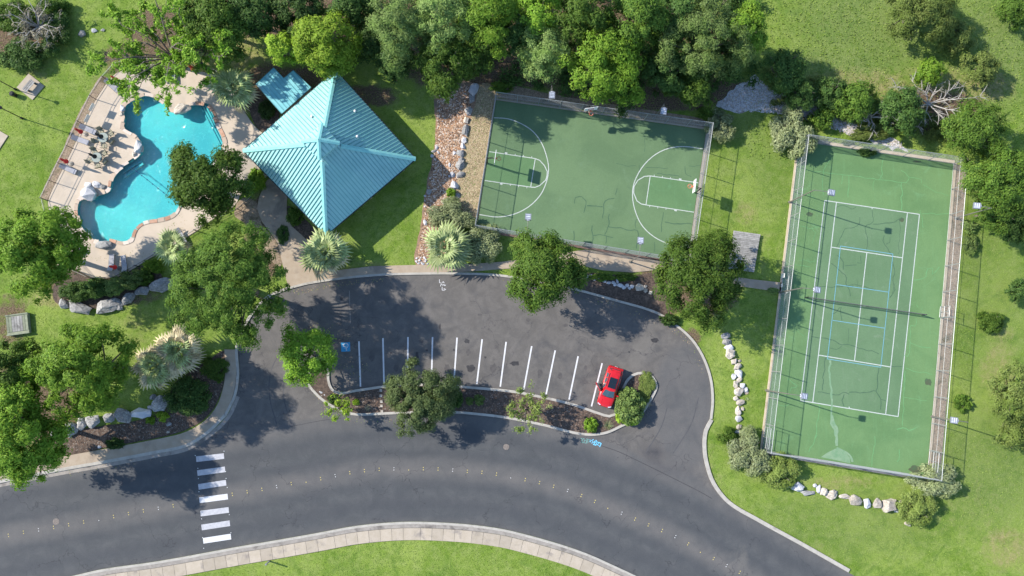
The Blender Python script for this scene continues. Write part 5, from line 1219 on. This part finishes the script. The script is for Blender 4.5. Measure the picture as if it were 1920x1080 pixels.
def palm(px, py, rpx, h, label, dry=.35, nf=30):
    seedc[0] += 1; r = random.Random(seedc[0]); g = W(px, py, h); root = thing('fan_palm', label, 'palm', (g.x, g.y, 0), 0, 'fan palms')
    m = MB(); m.tube([(0,0,-.02),(0,0,h*.5),(0,0,h)], [.24,.20,.16], 8); m.build('trunk', M_BARK, root)
    sc = rpx * .062 / 1.45
    for i in range(nf):
        t = i / nf; az = i * 2.399963 + r.uniform(-.15, .15)
        el = math.radians(84 - 98 * t ** .8 + r.uniform(-10, 10))     # steep in the heart, drooping outside
        isdry = t > (1 - dry) and r.random() < .8
        o = link('frond', FR[1 if isdry else 0], root, loc=(0, 0, h + .1 - .25 * t)); s = sc * r.uniform(.75, 1.12) * (.62 + .5 * min(1, t * 1.8))
        o.rotation_euler = (r.uniform(-.35, .35), -el, az); o.scale = (s, s * r.uniform(.8, 1), s)
    return root
palm(440,166,38,2.6,'fan palm between the pool deck and the annex roof', .3)
palm(612,476,40,2.4,'fan palm at the bottom corner of the turquoise roof', .3)
palm(838,463,38,2.2,'green fan palm at the lower end of the red mulch strip', .15)
palm(326,463,30,2.2,'small fan palm on the bottom right of the pool deck', .2, 24)
palm(293,687,36,2.2,'left one of the twin straw-tipped palms by the lower left bed', .45)
palm(338,657,40,2.6,'right one of the twin palms, with the driest tan fronds', .65)
# yuccas
yb = MB(); yr = random.Random(8)
for i in range(60):
    a = i * 2.4; e = math.radians(yr.uniform(5, 75)); ln = yr.uniform(.7, 1.0); d = Vector((math.cos(a) * math.cos(e), math.sin(a) * math.cos(e), math.sin(e))); s = Vector((-math.sin(a), math.cos(a), 0)) * .028
    yb.face([d * .05 - s, d * .05 + s, d * ln]); yb.face([d * .05 + s, d * .05 - s, d * ln * .98 + Vector((0, 0, -.03))])
ym = yb.mesh('leaves', M_FROND); ym2 = ym.copy(); ym2.materials[0] = M_FRONDDRY
for px, py, s, lab, dry in [(1140,797,.85,'spiky yucca with pale blades right of the ball shrub',0),(1216,758,.5,'small dry spiky plant at the lower right of the loop bed',1),(690,765,.6,'sprawling dry plant low on the left of the island',1),(1610,155,.7,'pale agave in the meadow above the thicket',0),(1400,748,.35,'little tuft beside the rock row',0)]:
    g = W(px, py); t = thing('yucca', lab, 'plant', (g.x, g.y, .05), 0, 'spiky plants'); t.scale = (s, s, s * .9); link('leaves', ym2 if dry else ym, t)
    m = MB(); m.tube([(0,0,0),(0,0,.12)], [.08,.05], 6); m.build('stem', M_BARK, t)

# ================================================================== COURT FURNITURE
def floodlight(base, armdir, armlen, h, label, group, tilt=35):
    b = W(*base); root = thing('floodlight', label, 'floodlight', b, 0, group); a = Vector((armdir[0], armdir[1], 0)).normalized()
    m = MB(); m.tube([(0,0,0),(0,0,.25)], [.16,.14], 10); m.tube([(0,0,.25),(0,0,h*.6),(0,0,h)], [.075,.06,.05], 8); m.build('pole', M_POLE, root)
    m = MB(); e = Vector((0,0,h)) + a * armlen; m.tube([(0,0,h-.05), Vector((0,0,h+.12)) + a * armlen * .5, e + Vector((0,0,.1))], .035, 6); m.build('arm', M_POLE, root)
    rot = math.atan2(a.y, a.x); M3 = Matrix.Rotation(rot, 3, 'Z') @ Matrix.Rotation(math.radians(tilt * .4), 3, 'Y')
    m = MB(); m.box(e + a * .32, (.72, .66, .24), mat=M3); hs = m.build('lamp_housing', M_LAMPBOX, root)
    m = MB(); m.box(e + a * .32 - M3 @ Vector((0, 0, .13)), (.56, .5, .05), mat=M3); m.build('lamp_glass', M_LENS, hs)
    m = MB()
    for k in (-.2, 0, .2): m.box(e + a * .32 + M3 @ Vector((k, 0, .125)), (.09, .5, .05), mat=M3)
    m.box(e + a * .02 + M3 @ Vector((-.05, 0, .05)), (.16, .3, .2), mat=M3); m.build('cooling_fin', M_LENS, hs)
    return root
ci = (.98, -.14)
floodlight((1437,732), ci, 1.3, 7.0, 'floodlight leaning over the bottom left doubles corner of the tennis court', 'tennis court floodlights')
floodlight((1462,548), ci, 1.2, 7.0, 'floodlight over the left end of the tennis net', 'tennis court floodlights')
floodlight((1480,379), ci, 1.6, 7.2, 'floodlight on a long arm over the upper left of the tennis court', 'tennis court floodlights')
cr_ = (-.98, .14)
floodlight((1747,781), cr_, 1.2, 7.0, 'lower right tennis floodlight outside the fence by the small shrub', 'tennis court floodlights')
floodlight((1790,409), cr_, 1.3, 6.9, 'upper right tennis floodlight beside the large green tree', 'tennis court floodlights')
floodlight((1028,189), (.0,-1), .8, 5.6, 'floodlight on the top basketball fence left of the top hoop', 'basketball court floodlights')
floodlight((1226,222), (-.1,-1), .5, 5.6, 'floodlight on the top basketball fence right of the top hoop', 'basketball court floodlights')
floodlight((985,447), (.05,1), 1.3, 5.4, 'floodlight over the bottom left of the basketball court', 'basketball court floodlights')
floodlight((1181,491), (.1,1), 1.4, 5.8, 'floodlight over the bottom centre of the basketball court by the path', 'basketball court floodlights')

def hoop(base, dirv, label, reach=1.1):
    b = W(*base); d = Vector((dirv[0], dirv[1], 0)).normalized(); root = thing('basketball_hoop', label, 'basketball hoop', b, math.atan2(d.y, d.x), 'basketball hoops')
    m = MB(); m.tube([(0,0,0),(0,0,2.7)], .07, 10); m.tube([(0,0,2.6),(reach*.7,0,3.35)], .045, 8); m.build('pole', M_BLACK, root)
    m = MB(); m.tube([(0,0,2.2),(reach*.95,0,2.95)], .035, 6); m.build('brace', M_BLACK, root)
    m = MB(); m.box((reach, 0, 3.42), (.05, 1.5, 1.0)); bb = m.build('backboard', M_WHITEBTN, root)
    m = MB()
    for a_, b_ in (((-.3,3.2),(.3,3.2)),((.3,3.2),(.3,3.62)),((.3,3.62),(-.3,3.62)),((-.3,3.62),(-.3,3.2))): m.tube([(reach+.035,a_[0],a_[1]),(reach+.035,b_[0],b_[1])], .02, 4)
    m.build('target_square', M_RED, bb)
    m = MB(); n = 18; pts = [(reach + .42 + .235 * math.cos(2*PI*k/n), .235 * math.sin(2*PI*k/n), 3.05) for k in range(n + 1)]; m.tube(pts, .02, 5, caps=False); m.box((reach + .11, 0, 3.04), (.18, .14, .05)); m.build('rim', flat('orange rim', (.65,.10,.04)), root)
    m = MB()
    for k in range(12):
        for s in (1, -1):
            a0 = 2*PI*k/12; a1 = a0 + s * .5; m.tube([(reach+.42+.23*math.cos(a0), .23*math.sin(a0), 3.04),(reach+.42+.12*math.cos(a1), .12*math.sin(a1), 2.62)], .008, 3, caps=False)
    m.build('net', flat('pink white net', (.62,.40,.36)), root, kind='stuff')
hoop((914,306), (.985,-.14), 'basketball hoop at the left key with its back to the dry grass', .9)
hoop((1303,362), (-.985,.14), 'basketball hoop at the right key on a forked black arm', .95)
hoop((1100,212), (.14,-.985), 'basketball hoop in the middle of the top fence', .55)

# tennis net
na, nb_ = W(1509,558), W(1728,590.5)
nt = thing('tennis_net', 'long dark tennis net with white tape across the tennis court', 'net', na); u = (nb_ - na); Ln = u.length; u /= Ln; side = Vector((-u.y, u.x, 0))
for p in (Vector(), u * Ln): m = MB(); m.tube([p, p + Vector((0,0,1.1))], .06, 8); m.build('post', M_BLACK, nt)
m = MB(); N = 20; top = [u * Ln * k / N + Vector((0,0,1.07 - .16 * (1 - abs(2*k/N - 1)))) for k in range(N + 1)]
m.tube(top, .035, 6); m.build('headband', flat('grey net tape', (.12,.12,.12)), nt)
m = MB(); k = 0.06
while k < Ln: m.tube([u*k + Vector((0,0,.06)), u*k + Vector((0,0,.98))], .0032, 3, caps=False); k += .09
for z in [.08 + .09 * q for q in range(11)]: m.tube([Vector((0,0,z)), u*Ln + Vector((0,0,z))], .0032, 3, caps=False)
m.build('mesh_netting', M_BLACK, nt, kind='stuff')
m = MB(); c_ = u * Ln / 2; m.box(c_ + Vector((0,0,.48)), (.05,.03,.92), math.atan2(u.y,u.x)); m.build('centre_strap', M_LINE, nt)

# ================================================================== PARK FURNITURE
# timber platform by the big gapped tree
tp = [W(1374,433), W(1424,440), W(1411,512), W(1362,504)]
pr = thing('wooden_platform', 'grey plank platform right of the gapped tree near the path', 'platform', tp[0])
o0 = tp[0]; ex = (tp[1] - tp[0]); ey = (tp[3] - tp[0]); npk = 22
for k in range(npk):
    a = ey * ((k + .5) / npk); m = MB(); m.box(a + ex / 2 + Vector((0, 0, .34 + rnd.uniform(-.006, .006))), (ex.length - .05 * rnd.random(), ey.length / npk - .022, .045), math.atan2(ex.y, ex.x)); m.build('plank', M_WOOD, pr)
m = MB()
for t in (.06, .5, .94): m.box(ex * t + ey / 2 + Vector((0, 0, .26)), (.1, ey.length, .12), math.atan2(ex.y, ex.x))
for t in (.06, .94):
    for s in (.06, .5, .94): m.box(ex * t + ey * s + Vector((0, 0, .1)), (.12, .12, .22))
m.build('joist', M_WOOD, pr)
# picnic table on a concrete pad
pc = W(58, 163); 
pad = thing('concrete_pad', 'diamond-turned pale concrete pad on the left lawn', 'concrete pad', pc, math.radians(-38)); m = MB(); m.box((0,0,.05), (2.35, 2.1, .1)); m.build('slab', M_SLAB, pad)
bt = thing('bench_table', 'small grey bench table standing on the diamond concrete pad', 'bench', (pc.x + .1, pc.y - .05, .1), math.radians(52))
for y in (-.22, 0, .22): m = MB(); m.box((0, y, .55), (1.5, .18, .05)); m.build('plank', M_WOOD, bt)
for x in (-.55, .55): m = MB(); m.box((x, 0, .26), (.08, .6, .52)); m.build('leg', M_BLACK, bt)
pad2 = thing('concrete_pad', 'pale concrete pad cut by the left picture edge beside the pool lawn', 'concrete pad', W(-8, 262), math.radians(-30)); m = MB(); m.box((0,0,.05), (2.0, 2.2, .1)); m.build('slab', M_SLAB, pad2)
pad3 = thing('concrete_pad', 'grey concrete pad outside the bottom left corner of the pool fence', 'concrete pad', W(118, 503), math.radians(-40)); m = MB(); m.box((0,0,.05), (1.5, 2.0, .1)); m.build('slab', M_CONC, pad3)
cb_ = W(37, 608); wb = thing('wooden_box', 'weathered green-grey wooden box with two lids at the left edge', 'box', cb_, math.radians(8)); m = MB(); m.box((0,0,.22), (2.4, 2.3, .44)); m.build('body', M_PLANTER, wb)
for i in range(8): m = MB(); m.box((-1.05 + i * .30, .05, .47), (.27, 1.7, .05)); m.build('plank', M_WOOD if 1 < i < 6 else M_PLANTER, wb)
m = MB()
for y in (-1.1, 1.1): m.box((0, y, .48), (2.5, .14, .08))
m.build('trim', M_PLANTER, wb)
bn = thing('litter_bin', 'small black bin on the left lawn beside the concrete pad', 'bin', W(29, 179)); m = MB(); m.tube([(0,0,0),(0,0,.75)], [.24,.28], 12); m.build('body', M_BLACK, bn); m = MB(); m.tube([(0,0,.75),(0,0,.85)], [.30,.16], 12); m.build('lid', M_RUBBER, bn)
# lamp posts on the lawn
def lamp(px, py, h, label):
    t = thing('lamp_post', label, 'lamp post', W(px, py), 0, 'black garden lamp posts'); m = MB(); m.tube([(0,0,0),(0,0,.3),(0,0,.35),(0,0,h)], [.14,.12,.06,.05], 8); m.build('post', M_BLACK, t)
    m = MB(); m.tube([(0,0,h),(0,0,h+.1),(0,0,h+.35),(0,0,h+.42)], [.06,.16,.22,.04], 8); m.build('lantern', M_BLACK, t); m = MB(); m.tube([(0,0,h+.42),(0,0,h+.5)], [.05,.02], 6); m.build('finial', M_BLACK, t)
lamp(42, 222, 3.9, 'black lamp post leaning outward on the left lawn'); lamp(262, 124, 3.0, 'black lamp post under the sparse tree above the pool'); lamp(30, 168, 3.2, 'black lamp post behind the diamond concrete pad')
t = thing('twin_spotlight', 'pair of small white spotlights by the top left pool fence', 'spotlight', W(250, 136)); m = MB(); m.tube([(0,0,0),(0,0,2.2)], .05, 8); m.build('pole', M_STEEL, t)
for s in (-1, 1): m = MB(); m.tube([(s*.25,0,2.2),(s*.25,-.2,2.3)], [.13,.18], 10); m.build('spotlight_head', M_WHITEBTN, t)
m = MB(); m.box((0,0,2.2), (.6,.06,.06)); m.build('crossbar', M_STEEL, t)
# marker post at the bottom
t = thing('utility_post', 'slim grey utility post on the grass at the bottom edge', 'post', W(505, 1052)); m = MB(); m.box((0,0,.7), (.13,.13,1.4)); m.build('body', M_STEEL, t); m = MB(); m.box((0,0,1.42), (.17,.17,.05)); m.build('cap', M_LAMPBOX, t)
# utility lid near the tennis lawn etc
t = thing('meter_lid', 'pale round utility lid in the grass left of the tennis court', 'utility cover', W(1399, 735)); m = MB(); m.tube([(0,0,0),(0,0,.06)], .28, 14); m.build('lid', M_CONC, t); m = MB(); m.tube([(0,0,.06),(0,0,.075)], .05, 8); m.build('knob', M_IRON, t)

# ---- poolside furniture
def lounger():
    t = thing('sun_lounger', '', 'sun lounger', (0,0,0))
    m = MB()
    for y in (-.3, .3): m.tube([(-.95,y,.32),(.3,y,.32),(.95,y,.32)], .025, 6)
    for x in (-.9, .9): m.tube([(x,-.3,.32),(x,.3,.32)], .025, 6)
    m.build('frame', M_OLIVE, t)
    m = MB(); m.box((.28, 0, .345), (1.3, .58, .03)); m.build('seat', M_LOUNGE, t)
    m = MB(); m.box((-.68, 0, .50), (.66, .58, .03), mat=Matrix.Rotation(math.radians(27), 3, 'Y')); m.build('backrest', M_LOUNGE, t)
    for x, y in ((-.8,-.28),(-.8,.28),(.8,-.28),(.8,.28)): m = MB(); m.tube([(x,y,0),(x,y,.32)], .022, 6); m.build('leg', M_OLIVE, t)
    return t
lg = lounger(); first = True
for px, py, ang, lab in [(166,243,-25,'upper lounger by the upper red umbrella and left table'),(152,263,-20,'lounger just below the upper red umbrella'),(129,317,-25,'lounger below the lower red umbrella on the left deck'),(211,161,-42,'lounger at the top left bend of the pool deck'),(324,140,-85,'right lounger in the pair under the sparse tree'),(310,139,-88,'left lounger in the pair under the sparse tree'),(143,477,45,'lounger at the bottom left bend of the deck'),(233,494,100,'lounger right of the bottom red umbrella'),(209,492,88,'lounger left of the bottom red umbrella'),(340,443,-62,'lounger beside the small palm at the bottom right deck')]:
    o = lg if first else copy_tree(lg); first = False
    g = W(px, py, .35); o.location = (g.x, g.y, .06); o.rotation_euler = (0, 0, math.radians(ang)); o['label'] = 'grey ' + lab; o['group'] = 'grey sun loungers on the pool deck'
def umbrella(px, py, mat, label, h=2.5, group='closed red umbrellas', base=True):
    t = thing('closed_umbrella', label, 'umbrella', W(px, py, .06), 0, group)
    m = MB(); m.tube([(0,0,.05),(0,0,h)], .022, 6); m.build('pole', M_POLE, t)
    m = MB(); m.tube([(0,0,h*.48),(0,0,h*.56),(0,0,h*.62),(0,0,h*.8),(0,0,h)], [.24,.20,.13,.15,.05], 9)
    m.tube([(0,0,h*.45),(0,0,h*.5)], [.28,.22], 7); m.build('folded_canopy', mat, t)
    if base: m = MB(); m.tube([(0,0,0),(0,0,.05),(0,0,.09)], [.27,.26,.08], 16); m.build('base', M_POLE, t)
    return t
umbrella(161,252,M_RED,'closed red umbrella between the two upper left loungers'); umbrella(134,307,M_RED,'closed red umbrella above the lower left lounger'); umbrella(227,156,M_RED,'closed red umbrella at the top left bend of the deck'); umbrella(224,503,M_RED,'closed red umbrella at the bottom of the pool deck'); umbrella(368,135,M_RED,'closed red umbrella under the sparse tree by the top deck')
def chair_proto():
    t = thing('patio_chair', '', 'chair', (0,0,0))
    m = MB(); m.box((0,0,.42), (.50,.50,.03)); m.build('seat', M_SLING, t)
    m = MB(); m.box((-.27,0,.70), (.03,.48,.55), mat=Matrix.Rotation(math.radians(-12),3,'Y')); m.build('backrest', M_SLING, t)
    for y in (-.27,.27): m = MB(); m.tube([(-.25,y,.42),(-.25,y,.64),(.22,y,.64),(.25,y,.42)], .022, 6); m.build('armrest', M_OLIVE, t)
    m = MB(); m.tube([(-.27,-.25,.42),(-.36,-.25,.98),(-.36,.25,.98),(-.27,.25,.42)], .022, 6); m.tube([(-.25,-.25,.42),(.25,-.25,.42),(.25,.25,.42),(-.25,.25,.42),(-.25,-.25,.42)], .022, 6); m.build('frame', M_OLIVE, t)
    for x, y in ((-.24,-.24),(-.24,.24),(.24,-.24),(.24,.24)): m = MB(); m.tube([(x,y,0),(x,y,.42)], .018, 5); m.build('leg', M_OLIVE, t)
    return t
chp = chair_proto(); chf = True
for tx, ty, nm in [(199,261,'upper'),(187,298,'lower')]:
    g = W(tx, ty); t = thing('patio_table', f'round frosted table with a closed black umbrella, {nm} one of two', 'table', (g.x, g.y, .06), 0, 'round patio tables')
    m = MB(); m.tube([(0,0,.68),(0,0,.71)], .58, 24); m.build('table_top', M_TABLE, t); m = MB(); m.tube([(.58*math.cos(a*PI/12),.58*math.sin(a*PI/12),.695) for a in range(25)], .02, 5, caps=False); m.build('rim', M_OLIVE, t)
    for a in range(4): m = MB(); q = a*PI/2+.5; m.tube([(.45*math.cos(q),.45*math.sin(q),0),(.3*math.cos(q),.3*math.sin(q),.68)], .022, 5); m.build('leg', M_OLIVE, t)
    umbrella(tx, ty, M_UMBBLACK, f'closed black umbrella standing through the {nm} patio table', 2.6, 'closed black table umbrellas')
    for k, (a, side_) in enumerate([(200,'left'),(115,'top'),(35,'upper right'),(-25,'right'),(-85,'bottom')]):
        o = chp if chf else copy_tree(chp); chf = False; q = math.radians(a); o.location = (g.x + .92 * math.cos(q), g.y + .92 * math.sin(q), .06); o.rotation_euler = (0,0,q + PI + rnd.uniform(-.3,.3))
        o['label'] = f'olive patio chair on the {side_} side of the {nm} patio table'; o['group'] = 'olive patio chairs'

# ================================================================== CAR
def build_car():
    a, b = W(1155.5, 687.5, .6), W(1131.8, 763, .6); d = (b - a).normalized(); c = (a + b) / 2
    t = thing('parked_car', 'bright red estate car with black sunroof and front door open', 'car', (c.x, c.y, .004), math.atan2(d.y, d.x) - PI / 2)
    P = flat('red car paint', (.48,.010,.013), .25, 0, .5, .02); P2 = P
    m_ = P.node_tree.nodes['Principled BSDF']; m_.inputs['Coat Weight'].default_value = .6; m_.inputs['Coat Roughness'].default_value = .06
    G = flat('car glass', (.035,.07,.085), .06, 0, .8); K = M_RUBBER; CH_ = flat('chrome trim', (.6,.6,.62), .2, .9)
    # stations: y, half width, belt height
    st = [(-2.36,.60,.72),(-2.30,.76,.86),(-2.12,.87,.95),(-1.7,.92,.98),(-1.0,.935,.98),(0,.94,.97),(.8,.935,.96),(1.15,.93,.94),(1.6,.91,.88),(2.0,.86,.82),(2.2,.78,.76),(2.33,.62,.66),(2.38,.45,.58)]
    prof = [(0,1,.035),(.55,1,.02),(.82,1,-.01),(.95,.97,-.04),(1,.86,0),(1.0,.6,0),(.985,.38,0),(.93,.26,0)]
    m = MB(); rows = []
    for y, w, z in st:
        half = [(w * px, z * pz + dz) for px, pz, dz in prof]; ring = [(-x, zz) for x, zz in half[::-1][:-1]] + half
        rows.append([(x, y, zz) for x, zz in ring])
    i0 = 0; nn = len(rows[0]); m.v = [p for r in rows for p in r]
    for i in range(len(rows) - 1):
        for j in range(nn - 1): m.f.append((i*nn+j, i*nn+j+1, (i+1)*nn+j+1, (i+1)*nn+j)); m.m.append(0)
    m.f.append(tuple(range(nn))); m.m.append(0); m.f.append(tuple((len(rows)-1)*nn + j for j in range(nn))[::-1]); m.m.append(0)
    bm = bmesh.new(); me = m.mesh('body', P, True); bm.from_mesh(me); bmesh.ops.recalc_face_normals(bm, faces=bm.faces); bm.to_mesh(me); bm.free(); body = link('body', me, t)
    # cabin: lower ring (belt) and upper ring (roof)
    lo = [(-.78,-2.05),(-.86,-1.6),(-.86,.6),(-.70,1.12),(0,1.24),(.70,1.12),(.86,.6),(.86,-1.6),(.78,-2.05),(0,-2.16)]
    hi = [(-.56,-1.78),(-.62,-1.4),(-.62,.05),(-.52,.34),(0,.42),(.52,.34),(.62,.05),(.62,-1.4),(.56,-1.78),(0,-1.86)]
    zl, zh = .93, 1.50
    m = MB(); L_ = [Vector((x,y,zl)) for x,y in lo]; H_ = [Vector((x,y,zh - (.03 if abs(x) > .5 else 0))) for x,y in hi]; n = 10
    for i in range(n): m.face([L_[i], L_[(i+1)%n], H_[(i+1)%n], H_[i]])
    m.build('cabin', P, t)
    m = MB(); mid = Vector((0,-.7,zh+.035))
    inner = [p.lerp(mid, .35) + Vector((0,0,.03)) for p in H_]
    for i in range(n): m.face([H_[i], inner[i], inner[(i+1)%n], H_[(i+1)%n]])
    m.face([mid.lerp(q,1) for q in inner][::-1]); rf = m.build('roof', P, t, True)
    def pane(name, q, lift, mat=G, sh=.1):
        cc_ = sum(q, Vector()) / len(q); nrm = (q[1]-q[0]).cross(q[2]-q[0]).normalized(); nrm = nrm if nrm.dot(cc_ - Vector((0,-.6,1))) > 0 else -nrm
        m = MB(); q2 = [p.lerp(cc_, sh) + nrm * lift for p in q]; q3 = [p - nrm * lift for p in q2]; m.face(q2)
        for i in range(len(q)): m.face([q2[i], q2[(i+1)%len(q)], q3[(i+1)%len(q)], q3[i]])
        return m.build(name, mat, t)
    m = MB(); m.face([p + Vector((0,.012,.012)) for p in (L_[3].lerp(H_[3],.06), L_[4].lerp(H_[4],.06), H_[4].lerp(L_[4],.07), H_[3].lerp(L_[3],.07))]); m.face([p + Vector((0,.012,.012)) for p in (L_[4].lerp(H_[4],.06), L_[5].lerp(H_[5],.06), H_[5].lerp(L_[5],.07), H_[4].lerp(L_[4],.07))]); m.build('windscreen', G, t)
    m = MB(); m.face([p + Vector((0,-.012,.012)) for p in (L_[8].lerp(H_[8],.25), L_[9].lerp(H_[9],.25), H_[9].lerp(L_[9],.08), H_[8].lerp(L_[8],.08))]); m.face([p + Vector((0,-.012,.012)) for p in (L_[9].lerp(H_[9],.25), L_[0].lerp(H_[0],.25), H_[0].lerp(L_[0],.08), H_[9].lerp(L_[9],.08))]); m.build('rear_window', G, t)
    for (i, j) in ((1,2),(6,7)):
        for t0, t1 in ((.02,.32),(.36,.66),(.70,.98)):
            a0, a1 = L_[i].lerp(L_[j],t0), L_[i].lerp(L_[j],t1); b0, b1 = H_[i].lerp(H_[j],t0), H_[i].lerp(H_[j],t1)
            pane('side_window', [a0.lerp(b0,.12), a1.lerp(b1,.12), a1.lerp(b1,.88), a0.lerp(b0,.88)], .01, sh=.03)
    for s in (-1, 1): m = MB(); m.tube([(s*.6,-1.5,zh+.02),(s*.6,-.7,zh+.045),(s*.59,.05,zh+.02)], .022, 6); m.build('roof_rail', M_BLACK, t)
    m = MB(); m.box((0,-.48,zh+.075), (.84,1.22,.02)); sr = m.build('sunroof', flat('sunroof glass', (.008,.014,.02), .05, 0, .8), t)
    m = MB(); m.box((0,-.40,zh+.087), (.84,.03,.006)); m.build('divider', M_BLACK, sr)
    m = MB(); m.box((0,-1.93,1.46), (1.05,.16,.05), mat=Matrix.Rotation(math.radians(8),3,'X')); m.build('spoiler', P, t)
    for s in (-1, 1):
        m = MB(); m.tube([(s*.95,.72,1.0),(s*1.06,.78,1.03)], .03, 6); m.box((s*1.07,.76,1.05), (.20,.13,.15)); m.build('wing_mirror', P, t)
        m = MB(); m.box((s*.60,2.17,.70), (.36,.20,.13), s*-.35); m.build('headlight', M_LENS, t)
        m = MB(); m.box((s*.72,-2.25,.84), (.26,.16,.15), s*.4); m.build('tail_light', flat('tail light red', (.35,.01,.01), .2), t)
        m = MB(); m.box((s*.45,1.6,.905), (.015,.85,.012), s*-.06); m.build('bonnet_crease', P2, t)
    m = MB(); m.box((0,1.20,.955), (1.62,.035,.03)); m.build('bonnet_gap', M_BLACK, t)
    for s in (-1,1): m = MB(); m.box((s*.80,1.62,.845), (.018,.95,.02), s*-.03); m.build('wing_gap', M_BLACK, t)
    m = MB(); m.box((0,-2.10,.975), (1.45,.03,.02)); m.build('tailgate_gap', M_BLACK, t)
    for x_ in (-.25,.3): m = MB(); m.box((x_,1.17,.985), (.62,.025,.02), math.radians(8)); m.build('wiper', M_BLACK, t)
    m = MB(); m.box((0,2.34,.55), (.9,.08,.20)); m.build('grille', M_BLACK, t)
    m = MB(); m.box((0,2.33,.36), (1.3,.10,.10)); m.build('bumper_trim', M_BLACK, t); m = MB(); m.box((0,-2.34,.40), (1.3,.10,.16)); m.build('bumper_trim', M_BLACK, t)
    m = MB(); m.box((0,-2.385,.68), (.32,.02,.15)); m.build('number_plate', M_WHITEBTN, t)
    for x in (-.85,.85):
        for y in (-1.42,1.42):
            m = MB(); s = 1 if x > 0 else -1
            m.tube([(x-.11*s,y,.34),(x-.09*s,y,.34),(x+.09*s,y,.34),(x+.11*s,y,.34)], [.28,.34,.34,.30], 20); wl = m.build('wheel', M_RUBBER, t)
            m = MB(); m.tube([(x+.112*s,y,.34),(x+.118*s,y,.34)], [.22,.19], 10); m.build('rim', CH_, wl)
    # open front right door (towards the parking line), a black panel painting the shade of its opening, and the seats inside
    m = MB(); m.box((.934,.28,.66), (.03,.98,.56)); m.build('painted_door_opening', M_BLACK, t)
    m = MB(); m.box((.74,-.12,1.05), (.20,.14,.5), mat=Matrix.Rotation(math.radians(12),3,'X')); m.box((.78,.15,.86), (.26,.5,.12)); m.build('seat', flat('beige seat', (.35,.30,.24),.7), t)
    hinge = Vector((.95,.80,0)); dr = Matrix.Rotation(math.radians(44), 3, 'Z'); dm = MB()
    dd = dr @ Vector((0,-1,0)); ctrd = hinge + dd * .54
    dm.box(ctrd + Vector((0,0,.66)), (.09,1.06,.62), mat=dr); door = dm.build('open_door', P, t)
    dm = MB(); dm.box(ctrd + Vector((0,0,.66)) + dr @ Vector((-.055,0,0)), (.03,.92,.5), mat=dr); dm.build('door_card', M_BLACK, door)
    dm = MB(); dm.box(ctrd + Vector((0,0,1.18)) + dr @ Vector((-.06,-.02,0)), (.02,.82,.36), mat=dr @ Matrix.Rotation(math.radians(-14),3,'Y')); dm.build('door_window', G, door)
    dm = MB()
    for s0, s1 in (((.44,.96),(.30,1.42)),((.30,1.42),(-.45,1.40)),((-.45,1.40),(-.52,.96))): dm.tube([ctrd + dr @ Vector((-.06,s0[0],s0[1])), ctrd + dr @ Vector((-.06,s1[0],s1[1]))], .022, 5)
    dm.build('window_frame', M_BLACK, door)
build_car()
